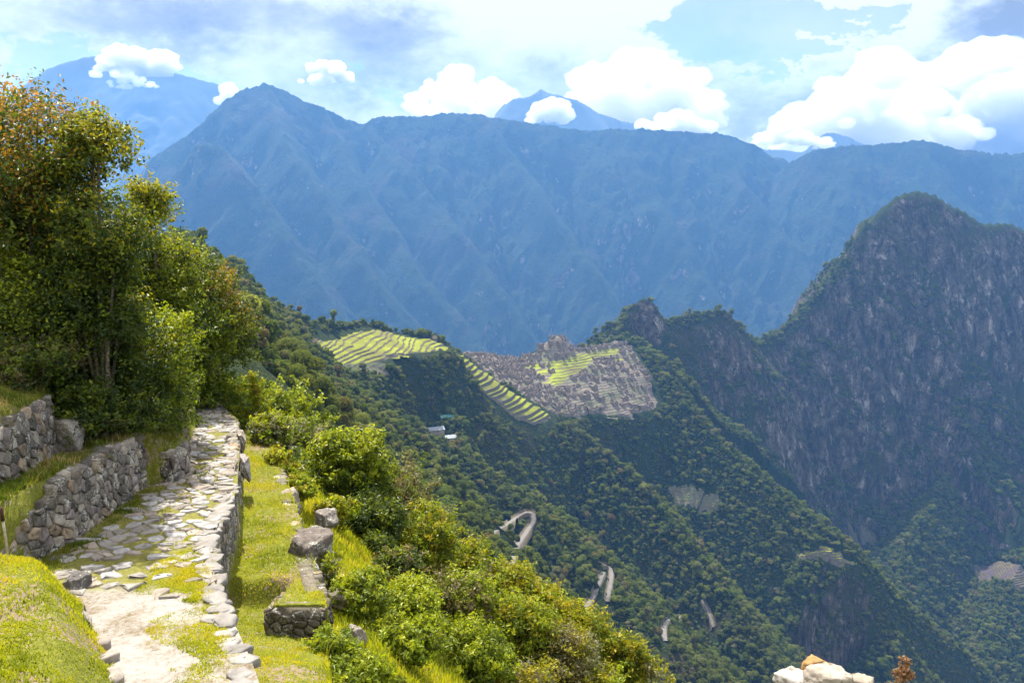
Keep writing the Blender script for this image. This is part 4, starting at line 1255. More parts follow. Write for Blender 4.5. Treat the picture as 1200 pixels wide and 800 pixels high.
for y in np.arange(6.4, 9.4, 0.21):
    x = float(xPR(y)) - 0.07 + rg.normal(0, 0.02)
    slab(mb, (x, y + rg.normal(0, .03), zp(y) + 0.022), rg.uniform(0.22, 0.36), rg.uniform(0.19, 0.27), 0.07, rg.uniform(-.4, .4), rg, np.array((0.23, 0.215, 0.195)) * rg.uniform(.7, 1.15))
for y, dx in ((6.9, -.02), (7.3, 0), (7.7, .03), (8.0, 0), (8.45, -.03)):
    slab(mb, (float(xPL(y)) - 0.05 + dx, y, zp(y) + 0.06), rg.uniform(0.16, 0.3), rg.uniform(0.2, 0.3), 0.14, rg.uniform(0, 3), rg, np.array((0.26, 0.225, 0.19)) * rg.uniform(.8, 1.1))
link('paving', mb.mesh('paving', [M_pale], True), tr)

# ---- boulders and loose stones
def boulder(px, py, Y, size, label, seed, col=(0.24, 0.215, 0.20), rz=None, name='boulder', mat=None, dz=0.0, planes=9, absz=None):
    rg = np.random.default_rng(seed); p = P(px, py, Y)
    V, F = rock_verts(size, rg, 5 if max(size) > 0.4 else 4, planes, 0.13); V = rot_z(V, rg.uniform(0, 6) if rz is None else rz)
    mb = MB(); mb.add(V, F, 0, col)
    o = link(name, mb.mesh(name, [mat or M_stone], True), None, (p[0], p[1], p[2] + dz)); tag(o, label, 'rock')
    return o


boulder(90, 692, 9.55, (0.36, 0.42, 0.50), 'dark squarish boulder at the left edge of the trail beside the grass bank', 1, (0.12, 0.11, 0.105))
boulder(71, 659, 10.55, (0.36, 0.30, 0.24), 'small dark rock at the foot of the lower rubble wall', 2, (0.13, 0.12, 0.115))
boulder(77, 510, 12.9, (0.55, 0.6, 0.75), 'pale lichen covered rock at the right end of the upper wall', 3, (0.22, 0.2, 0.175))
boulder(366, 643, 13.6, (0.88, 0.75, 0.72), 'large grey boulder with orange moss on the slope right of the grass strip', 4, (0.13, 0.11, 0.095))
boulder(383, 609, 15.4, (0.5, 0.5, 0.42), 'grey rock half hidden in leaves behind the large mossy boulder', 5, (0.17, 0.15, 0.13))
boulder(336, 586, 16.6, (0.55, 0.6, 0.5), 'brown rock at the outer edge of the upper grass strip', 6, (0.24, 0.2, 0.16))
boulder(416, 700, 12.6, (1.0, 0.8, 0.42), 'flat topped mossy rock among the bright bushes below the large boulder', 7, (0.16, 0.14, 0.10))
boulder(187, 533, 15.2, (0.3, 0.3, 0.3), 'small grey rock on top of the short wall end', 8, (0.22, 0.2, 0.18))
boulder(208, 512, 17.2, (0.35, 0.5, 0.4), 'brown rock under the bushes at the left edge of the upper trail', 9, (0.2, 0.15, 0.12))
boulder(287, 548, 16.2, (0.22, 0.7, 0.55), 'upright grey slab leaning on the far right edge of the trail', 10, (0.26, 0.235, 0.22), 0.3)
boulder(283, 515, 18.4, (0.22, 0.8, 0.5), 'upright brown slab at the far end of the trail edge', 11, (0.22, 0.18, 0.15), 0.35)
boulder(418, 748, 11.2, (0.3, 0.25, 0.5), 'small standing rock at the lower right corner of the grass bench', 12, (0.22, 0.19, 0.16))
# stones on the wall corner at the lower right
CY = 4.15
_pt = [P(918, 800, CY), P(1030, 800, CY)]
wz = P(970, 800, CY)[2] - 0.10
stone_wall('rough stone wall corner carrying pale blocks at the bottom edge right of centre', [(1.15, 3.95, wz - 1.2), (1.42, 4.28, wz - 1.2), (1.75, 4.34, wz - 1.2), (2.1, 4.25, wz - 1.2), (2.3, 3.9, wz - 1.2)], [1.2] * 5, 1, 17, 0.3, 0.18, False, 0.5, 0.02)
def block(px, py, Y, size, label, seed, col, rz): return boulder(px, py, Y, size, label, seed, col, rz, 'stone_block', M_block, 0, 5)
M_block, nt = new_mat('weathered block')
pos = nt.node('ShaderNodeTexCoord').outputs['Object']
n1 = nt.noise(pos, 12, 5, 0.65); n2 = nt.noise(pos, 45, 5, 0.7)
bb = nt.mix(1.0, nt.attr('col').outputs['Color'], nt.ramp(n1, [(0.3, (0.6, 0.55, 0.5)), (0.5, (1, 1, 1)), (0.7, (1.15, 1.15, 1.15))]), 'MULTIPLY')
bb = nt.mix(nt.maprange(nt.math('ADD', n1, nt.math('MULTIPLY', n2, .4)), 0.78, 0.86), bb, (0.16, 0.13, 0.08))
finish(nt, bb, 0.9, nt.bump(nt.math('ADD', n1, n2), 0.6, 0.01), 0.2)
block(952, 778, 4.22, (0.135, 0.13, 0.125), 'ochre angular stone block lying on top of the paler blocks', 31, (0.30, 0.175, 0.07), 0.3)
block(971, 795, 4.05, (0.24, 0.2, 0.12), 'widest pale grey block with a flat top on the wall corner', 32, (0.31, 0.27, 0.225), 0.15)
block(931, 798, 4.15, (0.15, 0.22, 0.13), 'white faced block leaning at the left end of the wall corner', 33, (0.36, 0.335, 0.31), 0.5)
block(1009, 800, 4.15, (0.15, 0.16, 0.11), 'small cream block at the right end of the wall corner', 34, (0.28, 0.24, 0.19), -0.4)

# marker stick in the grass
pb = P(10, 664, 9.4); mb = MB()
hgt = 74 * 9.95 / 1000
gz = ground(pb[0], pb[1])
mb.tube([(0, 0, -0.15 + gz - pb[2]), (0.005, 0, hgt * 0.5), (-0.005, 0, hgt * 0.78)], [0.016, 0.015, 0.014], 8, 0, (0.42, 0.36, 0.27))
M_wood, nt = new_mat('weathered stick')
finish(nt, nt.mix(1.0, nt.attr('col').outputs['Color'], nt.ramp(nt.noise(nt.node('ShaderNodeTexCoord').outputs['Object'], 30, 4), [(0.3, (.6, .6, .6)), (.6, (1, 1, 1))]), 'MULTIPLY'), 0.8)
stick = link('marker_stick', mb.mesh('marker_stick', [M_wood]), None, (pb[0], pb[1], pb[2])); tag(stick, 'thin pale stick with a dark top standing in the grass at the left edge', 'stick')
mb = MB(); mb.tube([(-0.005, 0, hgt * 0.78), (-0.006, 0, hgt)], [0.02, 0.019], 8, 0, (0.06, 0.03, 0.02))
link('stick_top', mb.mesh('stick_top', [M_wood]), stick)
# ================================================================ PLANTS OF THE FOREGROUND
M_leaf, nt = new_mat('leaf')
cc = nt.attr('col').outputs['Color']
d_ = nt.node('ShaderNodeBsdfPrincipled'); nt.put(d_.inputs['Base Color'], cc); d_.inputs['Roughness'].default_value = 0.45; d_.inputs['Specular IOR Level'].default_value = 0.25
t_ = nt.node('ShaderNodeBsdfTranslucent'); nt.put(t_.inputs[0], nt.mix(1.0, cc, (1.5, 1.35, 0.6), 'MULTIPLY'))
ms = nt.node('ShaderNodeMixShader'); ms.inputs[0].default_value = 0.42
nt.l.new(d_.outputs[0], ms.inputs[1]); nt.l.new(t_.outputs[0], ms.inputs[2])
oo = nt.node('ShaderNodeOutputMaterial'); nt.l.new(ms.outputs[0], oo.inputs[0])

PAL = {
    'dark': [(0.030, 0.055, 0.010), (0.045, 0.075, 0.012), (0.07, 0.10, 0.014)],
    'mid': [(0.075, 0.115, 0.012), (0.13, 0.175, 0.014), (0.19, 0.225, 0.016)],
    'bright': [(0.14, 0.205, 0.012), (0.23, 0.29, 0.014), (0.33, 0.36, 0.018)],
    'yellow': [(0.15, 0.17, 0.012), (0.25, 0.25, 0.014), (0.35, 0.30, 0.02)],
    'orange': [(0.10, 0.10, 0.012), (0.24, 0.16, 0.014), (0.34, 0.17, 0.02)],
    'dry': [(0.10, 0.085, 0.035), (0.15, 0.13, 0.06), (0.20, 0.17, 0.10)],
    'pale': [(0.10, 0.12, 0.05), (0.17, 0.18, 0.09), (0.24, 0.23, 0.14)],
}


def leaves(C, U, size, rg, col, aspect):
    N = 0.6 * U + 0.9 * rand_unit(len(C), rg) + np.array([0, 0, 0.35]); N /= np.linalg.norm(N, axis=1)[:, None]
    return cards(C, N, size, rg, aspect, 0.18)


def shrub(px, ptop, Y, w, label, pals, seed, name='shrub', cat='shrub', nleaf=9000, lsize=0.055, depth=None, sparse=0.0, base=None, top_pal=None, low=0.12, stems=9, squash=1.0, group=None, taper=0.0):
    """bush: stems from the ground, crown of leaf sprays around lobes"""
    rg = np.random.default_rng(seed)
    top = P(px, ptop, Y); x0, y0 = top[0], top[1]
    gz = ground(x0, y0) if base is None else base
    h = top[2] - gz
    if h < 0.4: h = 0.6
    e = empty(name, (x0, y0, gz)); tag(e, label, cat, group)
    depth = depth or w * 0.9
    # lobes
    nl = max(7, int(9 * w)) if w > 0.8 else 6
    lob = []
    k = 0
    while len(lob) < nl and k < 3000:
        k += 1
        q = rg.uniform(-1, 1, 3)
        if (q ** 2).sum() > 1: continue
        z = h * (0.5 * (1 + low) + q[2] * 0.5 * (1 - low))
        tw = 1 - taper * max(0.0, z / h)
        r = w * rg.uniform(0.15, 0.27) * (0.75 + 0.5 * (1 - taper * z / h))
        p = np.array([q[0] * max(0.05, (w / 2 - r * .8)) * tw, q[1] * max(0.05, depth / 2 - r * .8) * tw, min(z, h - r * 0.75)])
        p[2] = max(p[2], r * 0.5)
        if lob and min(np.linalg.norm(p - l[:3]) for l in lob) < r * 0.55: continue
        lob.append(np.array([*p, r]))
    lob = np.array(lob)
    # force a lobe at the very top
    i = np.argmax(lob[:, 2] + lob[:, 3]); lob[i, 2] = h - lob[i, 3] * 0.85; lob[i, 0] = 0.0
    # sprays on the lobes
    n_sp = int(nleaf / 26); li = rg.choice(len(lob), n_sp, p=lob[:, 3] ** 2 / (lob[:, 3] ** 2).sum())
    u = rand_unit(n_sp, rg); u[:, 2] = np.where(u[:, 2] < -0.55, -u[:, 2], u[:, 2])
    rr = lob[li, 3] * np.where(rg.random(n_sp) < 0.25, rg.uniform(0.3, 0.8, n_sp), rg.uniform(0.8, 1.12, n_sp))
    sc = lob[li, :3] + u * rr[:, None] * np.array([1, 1, 0.85 * squash])
    gap = fbm3(sc[:, 0] * 2.6 / w * 1.4 + seed, sc[:, 1] * 2.6 / w * 1.4, sc[:, 2] * 2.6 / w * 1.4, 3, seed)
    ok = gap > -0.22 + sparse
    sc, u, li = sc[ok], u[ok], li[ok]; n_sp = len(sc)
    per = 26
    C = np.repeat(sc, per, 0); U = np.repeat(u, per, 0)
    spr = np.clip(w * 0.055, 0.05, 0.17)
    # each spray is a twig running outward and up, leaves beside it
    tdir = u + 0.5 * rand_unit(n_sp, rg) + np.array([0, 0, 0.35]); tdir /= np.linalg.norm(tdir, axis=1)[:, None]
    t = rg.uniform(-1, 1.25, len(C))
    C = C + np.repeat(tdir, per, 0) * (t * spr * 1.5)[:, None] + rg.normal(0, spr * 0.5, C.shape)
    # some long shoots breaking the outline
    zc = C[:, 2] / h
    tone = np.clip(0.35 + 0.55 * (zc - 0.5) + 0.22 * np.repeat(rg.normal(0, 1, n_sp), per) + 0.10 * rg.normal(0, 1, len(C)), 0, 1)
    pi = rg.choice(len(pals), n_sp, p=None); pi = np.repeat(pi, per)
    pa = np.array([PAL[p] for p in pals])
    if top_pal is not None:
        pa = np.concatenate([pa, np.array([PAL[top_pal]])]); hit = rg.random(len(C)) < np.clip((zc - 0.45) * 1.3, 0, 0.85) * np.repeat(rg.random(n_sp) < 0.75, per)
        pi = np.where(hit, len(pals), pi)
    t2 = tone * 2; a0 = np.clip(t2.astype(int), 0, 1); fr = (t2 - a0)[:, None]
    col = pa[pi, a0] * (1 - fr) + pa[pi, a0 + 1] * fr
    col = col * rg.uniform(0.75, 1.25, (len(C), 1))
    size = lsize * rg.uniform(0.6, 1.25, len(C))
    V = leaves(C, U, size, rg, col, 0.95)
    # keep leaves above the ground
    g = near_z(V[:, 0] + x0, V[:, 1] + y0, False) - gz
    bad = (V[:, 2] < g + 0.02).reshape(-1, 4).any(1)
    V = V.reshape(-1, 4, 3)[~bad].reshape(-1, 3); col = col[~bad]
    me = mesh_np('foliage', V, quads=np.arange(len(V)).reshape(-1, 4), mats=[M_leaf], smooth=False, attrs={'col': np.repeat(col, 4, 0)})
    link('foliage', me, e)
    mb = MB(); bc = (0.16, 0.13, 0.10)
    for i in [i for i in np.argsort(-lob[:, 2]) if lob[i, 2] > 0.3 * h][:stems]:
        l = lob[i]; b0 = np.array([rg.normal(0, w * 0.06), rg.normal(0, w * 0.06), -0.25]); m_ = (b0 + l[:3]) / 2 + rg.normal(0, w * 0.05, 3)
        r0 = np.clip(h * 0.0085, 0.012, 0.045)
        mb.tube([b0, b0 * 0.6 + m_ * 0.4, m_, l[:3], l[:3] + np.array([l[0] * .2, l[1] * .2, l[3] * 0.6])], [r0, r0 * .85, r0 * .65, r0 * .4, r0 * .15], 6, 0, bc)
    for i in rg.choice(n_sp, min(n_sp, int(30 + 20 * w)), replace=False):
        l = lob[li[i]]
        mb.tube([l[:3], (l[:3] + sc[i]) / 2 + rg.normal(0, .03, 3), sc[i] + tdir[i] * spr * 1.6], [0.012, 0.008, 0.003], 4, 0, bc)
    link('stem', mb.mesh('stem', [M_bark2], True), e)
    return e


M_bark2, nt = new_mat('shrub bark')
finish(nt, nt.mix(1.0, nt.attr('col').outputs['Color'], nt.ramp(nt.noise(nt.node('ShaderNodeTexCoord').outputs['Object'], 18, 4), [(0.3, (.5, .5, .5)), (.65, (1.2, 1.2, 1.2))]), 'MULTIPLY'), 0.95)
K = 0.25 if QUICK else 1.0
def SH(px, top, Y, w, label, pals, seed, n, **kw): return shrub(px, top, Y, w, label, pals, seed, nleaf=int(n * K), **kw)

# the tall thicket left of the trail
SH(18, 112, 14.6, 3.4, 'tallest tree of the thicket with yellowing top at the left edge', ['dark', 'mid', 'dark'], 101, 62000, name='tree', cat='tree', sparse=0.06, top_pal='orange', lsize=0.044, stems=12, low=0.25)
SH(98, 138, 13.9, 1.9, 'tall dark leaved tree with a ragged top second from the left edge', ['dark', 'mid', 'dark'], 102, 52000, name='tree', cat='tree', top_pal='yellow', lsize=0.042, sparse=0.10, stems=10, low=0.02)
SH(175, 212, 18.5, 2.0, 'bright yellow green shrub standing right of the tall trees', ['mid', 'dark', 'bright'], 103, 40000, top_pal='yellow', lsize=0.045, sparse=0.08, low=0.2)
SH(238, 312, 24.0, 2.8, 'shrub with orange young leaves at the right end of the thicket', ['mid', 'dark'], 104, 38000, top_pal='orange', lsize=0.05, low=0.2)
SH(40, 300, 13.9, 2.6, 'dense dark bush right above the upper wall', ['mid', 'dark', 'dark'], 105, 36000, lsize=0.04, low=0.1, top_pal='bright')
SH(118, 345, 14.9, 2.3, 'dense green bush over the shaded terrace in the middle of the thicket', ['mid', 'dark', 'dark'], 106, 36000, lsize=0.04, low=0.0, top_pal='yellow')
SH(176, 372, 15.9, 1.9, 'leafy bush leaning over the short wall end', ['mid', 'bright', 'dark'], 107, 30000, lsize=0.04, low=0.0, top_pal='bright')
SH(60, 225, 18.5, 4.2, 'broad dark tree at the back of the thicket', ['dark', 'dark', 'mid'], 108, 30000, name='tree', cat='tree', lsize=0.065, low=0.1)
SH(150, 290, 18.6, 3.0, 'rounded green bush behind the middle of the thicket', ['dark', 'mid'], 109, 24000, lsize=0.06, low=0.1)
SH(200, 425, 17.6, 1.2, 'low brownish bush at the left edge of the upper trail', ['dry', 'mid', 'dark'], 110, 9000, lsize=0.045, low=0.0)
SH(240, 385, 22.8, 1.9, 'bright bush closing the far end of the trail', ['bright', 'mid'], 111, 15000, lsize=0.055, low=0.0)
SH(205, 270, 22.5, 2.6, 'dark bush behind the shrub with orange leaves', ['dark', 'mid'], 112, 18000, lsize=0.06, low=0.1)
SH(88, 452, 13.4, 1.5, 'low dark bush hiding the trunks above the middle of the lower wall', ['dark', 'mid'], 113, 15000, lsize=0.038, low=0.0)
SH(140, 462, 14.4, 1.5, 'low green bush on the terrace edge above the right end of the lower wall', ['mid', 'dark'], 114, 15000, lsize=0.038, low=0.0)
SH(30, 425, 12.9, 1.5, 'low twiggy bush on the grass above the left end of the upper wall', ['dark', 'dry', 'mid'], 115, 13000, lsize=0.038, low=0.0)
# beside and below the far end of the trail
SH(297, 440, 22.5, 1.3, 'small sunlit bush with a thin tall shoot right of the trail end', ['yellow', 'bright'], 121, 9000, lsize=0.05, low=0.0, sparse=0.1)
SH(312, 492, 20.5, 1.3, 'pale leaved bush right of the far trail', ['pale', 'bright'], 122, 9000, lsize=0.05, low=0.0)
SH(330, 530, 18.8, 1.0, 'small bright bush beyond the upper grass strip', ['bright', 'yellow'], 123, 8000, lsize=0.045, low=0.0)
SH(348, 560, 17.2, 0.8, 'low yellow green bush between the rocks of the grass strip', ['bright', 'yellow'], 124, 6000, lsize=0.045, low=0.0)
# the slope below the trail
SH(415, 512, 21.0, 2.2, 'bushy round tree with bright crown standing alone on the slope below the trail', ['mid', 'dark', 'bright'], 131, 30000, name='tree', cat='tree', top_pal='bright', lsize=0.06, low=0.2)
SH(478, 540, 22.2, 2.2, 'greyish tree with dry pale twigs right of the bright round tree', ['dry', 'pale', 'mid'], 132, 20000, name='tree', cat='tree', lsize=0.05, low=0.15, sparse=0.05)
SH(425, 590, 19.2, 1.9, 'dark bush in the shade under the bright round tree', ['dark', 'dark', 'mid'], 133, 18000, lsize=0.05, low=0.05)
SH(392, 602, 17.2, 0.9, 'grassy light green bush behind the large boulder', ['bright', 'yellow'], 134, 8000, lsize=0.045, low=0.0)
SH(500, 598, 20.0, 1.9, 'bush with orange and yellow leaves half way along the bush line', ['yellow', 'bright', 'mid'], 135, 18000, lsize=0.05, low=0.1)
SH(548, 640, 21.0, 1.9, 'yellow green bush just left of the hairpin road', ['bright', 'yellow', 'mid'], 136, 18000, lsize=0.055, low=0.1)
SH(594, 668, 21.2, 2.0, 'bright bush right below the upper hairpin of the road', ['bright', 'mid'], 137, 19000, lsize=0.055, low=0.1, top_pal='yellow')
SH(642, 686, 21.0, 1.9, 'rounded bright bush near the right part of the bush line', ['bright', 'yellow'], 138, 18000, lsize=0.055, low=0.1)
SH(688, 714, 20.6, 1.9, 'bright bush below the lower hairpin of the road', ['bright', 'mid'], 139, 18000, lsize=0.055, low=0.1, top_pal='yellow')
SH(732, 748, 20.2, 1.7, 'olive bush second from the right end of the bush line', ['yellow', 'mid'], 140, 15000, lsize=0.055, low=0.1)
SH(764, 780, 19.8, 1.5, 'last olive bush at the right end of the bush line', ['yellow', 'pale'], 141, 12000, lsize=0.05, low=0.1)
SH(462, 650, 17.0, 1.4, 'dark bush with thin twigs in the middle of the slope', ['dark', 'dry', 'mid'], 142, 13000, lsize=0.045, low=0.0)
SH(545, 672, 17.4, 2.0, 'broad bush with brown shaded gaps in the middle of the slope', ['mid', 'bright', 'dry'], 143, 20000, lsize=0.05, low=0.05)
SH(610, 705, 17.6, 2.0, 'broad yellow green bush on the slope below the bush line', ['bright', 'yellow', 'mid'], 144, 20000, lsize=0.05, low=0.05)
SH(668, 745, 17.4, 1.9, 'olive bush with many bare twigs low on the slope', ['pale', 'yellow', 'dry'], 145, 17000, lsize=0.045, low=0.05, sparse=0.05)
SH(715, 780, 17.2, 1.6, 'bright yellow bush cut by the bottom edge', ['yellow', 'bright'], 146, 13000, lsize=0.05, low=0.05)
SH(480, 690, 14.6, 1.5, 'leafy light green bush right of the flat mossy rock', ['bright', 'mid'], 147, 15000, lsize=0.045, low=0.0, top_pal='bright')
SH(550, 742, 14.8, 1.7, 'leafy bright green bush at the bottom of the slope', ['bright', 'mid'], 148, 17000, lsize=0.045, low=0.0)
SH(615, 770, 15.0, 1.6, 'brown and olive bush at the bottom edge', ['dry', 'pale', 'yellow'], 149, 14000, lsize=0.045, low=0.0, sparse=0.05)
SH(425, 722, 12.6, 1.1, 'glossy green bush below the flat mossy rock', ['mid', 'bright'], 150, 11000, lsize=0.042, low=0.0)
SH(470, 762, 12.0, 1.3, 'bright leafy bush at the bottom edge right of the grass bench', ['bright', 'mid'], 151, 12000, lsize=0.042, low=0.0)
SH(388, 742, 9.9, 0.9, 'low leafy plant hanging over the lower edge of the grass bench', ['bright', 'mid'], 154, 7000, lsize=0.036, low=0.0)
SH(412, 772, 9.3, 0.9, 'leafy plant at the bottom edge just right of the grass bench', ['mid', 'bright'], 155, 7000, lsize=0.036, low=0.0)
SH(378, 668, 13.2, 0.6, 'small white green herb in front of the large boulder', ['pale', 'bright'], 152, 3500, lsize=0.035, low=0.0)
SH(440, 632, 18.0, 1.0, 'shaded bush between the round tree and the boulder', ['dark', 'mid'], 153, 8000, lsize=0.045, low=0.0)

# bushes further along the hillside beyond the trail's end
SH(262, 446, 33.0, 3.2, 'mid green bush on the hillside just beyond the end of the trail', ['mid', 'dark'], 161, 14000, lsize=0.10, low=0.0)
SH(332, 452, 44.0, 5.2, 'rounded bush on the hillside between the trail end and the long left slope', ['mid', 'bright'], 162, 15000, lsize=0.12, low=0.0)
SH(338, 500, 36.0, 4.0, 'wide bush on the hillside behind the bright round tree', ['mid', 'pale'], 164, 15000, lsize=0.11, low=0.0)
SH(370, 540, 31.0, 3.6, 'dark bush on the hillside directly behind the bright round tree', ['dark', 'mid'], 165, 14000, lsize=0.10, low=0.0)

# the dry spire at the lower right
p = P(1061, 766, 6.6); gz = ground(p[0], p[1]); h = p[2] - gz; rg = np.random.default_rng(77)
sp_ = empty('dry_plant', (p[0], p[1], gz)); tag(sp_, 'dry orange brown flower spire standing alone at the bottom edge right of the stone blocks', 'plant')
mb = MB(); mb.tube([(0, 0, -0.2), (0.02, 0, h * 0.5), (0, 0, h * 0.97)], [0.03, 0.022, 0.004], 6, 0, (0.16, 0.09, 0.05))
C = []; U = []
for i in range(150):
    t = rg.uniform(0, 1) ** 0.8; z = h - 0.85 * t; r = 0.02 + 0.24 * t; a = rg.uniform(0, 6.28)
    e_ = np.array([math.cos(a) * r, math.sin(a) * r, z + r * 0.35]); s_ = np.array([0, 0, z - 0.02])
    mb.tube([s_, (s_ + e_) / 2 + np.array([0, 0, -0.01]), e_], [0.005, 0.004, 0.002], 4, 0, (0.2, 0.11, 0.06))
    for k in range(9):
        f = rg.uniform(0.35, 1.05); C.append(s_ + (e_ - s_) * f + rg.normal(0, 0.008, 3)); U.append([math.cos(a), math.sin(a), .3])
C = np.array(C); U = np.array(U); V = leaves(C, U, rg.uniform(0.010, 0.02, len(C)), rg, None, 1.0)
col = np.array([(0.26, 0.15, 0.08), (0.18, 0.09, 0.05), (0.34, 0.22, 0.13)])[rg.integers(0, 3, len(C))]
link('stalk', mb.mesh('stalk', [M_bark2], True), sp_)
link('dry_flowers', mesh_np('dry_flowers', V, quads=np.arange(len(V)).reshape(-1, 4), mats=[M_leaf], smooth=False, attrs={'col': np.repeat(col, 4, 0)}), sp_)

# ---- grass of banks, strips, terraces and trail edges: one mass
rg = np.random.default_rng(55)
def blades(x0, x1, y0, y1, n, fn, ln, cols, wd=0.007):
    n = int(n * K)
    x = rg.uniform(x0, x1, n); y = rg.uniform(y0, y1, n)
    k = fn(x, y) > rg.random(n); x, y = x[k], y[k]; n = len(x)
    z = near_z(x, y); a = rg.uniform(0, 6.28, n); l = ln * rg.uniform(0.5, 1.4, n) * (0.8 + 0.6 * np.clip(fbm2(x * 3, y * 3, 3, 9), -.5, .8))
    lean = rg.normal(0, 0.45, n); b = rg.uniform(0, 6.28, n)
    w = wd * rg.uniform(0.7, 1.4, n)
    B = np.stack([x, y, z - 0.01], 1); d = np.stack([np.cos(a), np.sin(a), np.zeros(n)], 1) * w[:, None]
    m = B + np.stack([np.cos(b) * lean * l * .35, np.sin(b) * lean * l * .35, l * 0.6], 1)
    t = B + np.stack([np.cos(b) * lean * l, np.sin(b) * lean * l, l], 1)
    V = np.stack([B - d, B + d, m + d * .7, t, m - d * .7], 1).reshape(-1, 3)
    tn = np.clip(0.5 + 1.15 * fbm2(x * 1.5, y * 1.5, 5, 19, 0.6) + rg.normal(0, 0.16, n), 0, 0.999) * (len(cols) - 1)
    i = tn.astype(int); f = (tn - i)[:, None]; cols = np.array(cols)
    c = cols[i] * (1 - f) + cols[i + 1] * f
    return V, np.repeat(c, 5, 0)


GC = [(0.18, 0.22, 0.012), (0.29, 0.33, 0.016), (0.39, 0.40, 0.022), (0.42, 0.38, 0.04)]
GD = [(0.06, 0.095, 0.012), (0.09, 0.13, 0.014), (0.14, 0.17, 0.018), (0.2, 0.18, 0.03)]
sets = []
bare = lambda x, y, s, k=0.0: sstep(-0.22 + k, 0.12 + k, fbm2(x * 1.7 + s, y * 1.7, 4, 27))
sets.append(blades(-8.5, -2.6, 5.6, 10.3, 150000, lambda x, y: ((x < xPL(y) + 0.03) & (y < 9.9)) * (0.25 + 0.75 * bare(x, y, 0)), 0.05, GC))
sets.append(blades(-8.2, -6.0, 9.7, 19, 70000, lambda x, y: ((x < xPL(y) - 0.1)) * np.maximum(0.15 + 0.85 * bare(x, y, 5), 1.0 * (y < 11)), 0.07, GD))
sets.append(blades(-6.4, -5.4, 10.0, 15.2, 24000, lambda x, y: (x > xPL(y)) * (1 - sstep(0.22, 0.55, x - xPL(y))) * (0.2 + bare(x, y, 2)), 0.06, GD))
sets.append(blades(-6.8, -1.2, 6.5, 21, 190000, lambda x, y: ((x > xPR(y) + 0.06) & (x < xS(y) + 0.05)) * (0.25 + 0.75 * bare(x, y, 7)), 0.045, GC))
sets.append(blades(-4.6, -2.2, 6.6, 11.5, 120000, lambda x, y: ((x < xPR(y) - 0.04) & (x > xPL(y) + 0.15)) * sstep(0.05, 0.2, fbm2(x * 2.1, y * 2.1, 4, 61) + 0.95 - 1.3 * (xPR(y) - x)), 0.05, GC))
sets.append(blades(-8.2, -4.2, 11.5, 21, 90000, lambda x, y: ((x < xPR(y)) & (x > xPL(y))) * sstep(0.10, 0.25, fbm2(x * 2.6, y * 1.7, 4, 63) - 0.28 + 0.30 * ((x - xPL(y)) / (xPR(y) - xPL(y)))), 0.045, GC))
sets.append(blades(-6, 3, 7, 20, 120000, lambda x, y: ((x > xS(y)) & (x < xS(y) + 4)) * 0.9, 0.16, GC, 0.009))
# weeds: taller sparse stalks, dry and green, in patches
GW = [(0.10, 0.16, 0.015), (0.18, 0.24, 0.02), (0.34, 0.28, 0.10), (0.42, 0.33, 0.16)]
sets.append(blades(-8.5, -2.6, 5.6, 10.3, 6000, lambda x, y: ((x < xPL(y) - 0.05) & (y < 9.9)) * sstep(0.0, 0.3, fbm2(x * 1.4, y * 1.4, 3, 91)), 0.09, GW, 0.006))
sets.append(blades(-6.8, -1.2, 6.5, 21, 11000, lambda x, y: ((x > xPR(y) + 0.1) & (x < xS(y) + 0.5)) * sstep(0.05, 0.3, fbm2(x * 1.6, y * 1.6, 3, 92)), 0.10, GW, 0.006))
sets.append(blades(-8.2, -6.0, 10.2, 19, 12000, lambda x, y: (x < xPL(y) - 0.1) * sstep(0.05, 0.3, fbm2(x * 1.6, y * 1.6, 3, 93)), 0.11, GW, 0.006))
V = np.concatenate([s[0] for s in sets]); c_ = np.concatenate([s[1] for s in sets])
idx = np.arange(len(V)).reshape(-1, 5)
gq = np.stack([idx[:, 0], idx[:, 1], idx[:, 2], idx[:, 4]], 1); gt = np.stack([idx[:, 4], idx[:, 2], idx[:, 3]], 1)
gr = link('grass', mesh_np('grass', V, quads=gq, tris=gt, mats=[M_leaf], smooth=False, attrs={'col': c_})); tag(gr, 'short yellow green grass on the banks and terraces beside the trail', 'grass', kind='stuff')
# ================================================================ LIGHT, AIR, SKY
SUN_EL, SUN_AZ = math.radians(SUN_EL_D), math.radians(SUN_AZ_D)       # azimuth from straight ahead, positive to the right
sd = bpy.data.lights.new('sun', 'SUN'); so = bpy.data.objects.new('sun', sd); COL.objects.link(so)
sd.energy = 3.7; sd.angle = math.radians(0.5); sd.color = (1.0, 0.94, 0.84)
to_sun = Vector((math.sin(SUN_AZ) * math.cos(SUN_EL), math.cos(SUN_AZ) * math.cos(SUN_EL), math.sin(SUN_EL)))
so.rotation_euler = to_sun.to_track_quat('Z', 'Y').to_euler()
so.location = (0, 0, 60)

W = bpy.data.worlds.new('World'); SC.world = W; W.use_nodes = True
W.node_tree.nodes.clear(); nt = NT(W.node_tree)
sky = nt.node('ShaderNodeTexSky', sky_type='NISHITA')
sky.sun_disc = False; sky.sun_elevation = SUN_EL; sky.sun_rotation = SUN_AZ
sky.altitude = 2700; sky.air_density = 1.0; sky.dust_density = 0.6; sky.ozone_density = 3.0
SKY_STR = 0.046
tc = nt.node('ShaderNodeTexCoord').outputs['Generated']
dx, dy, dz = nt.sep(nt.vmath('NORMALIZE', tc))
az = nt.math('ARCTAN2', dx, dy); el = nt.math('ARCSINE', dz)
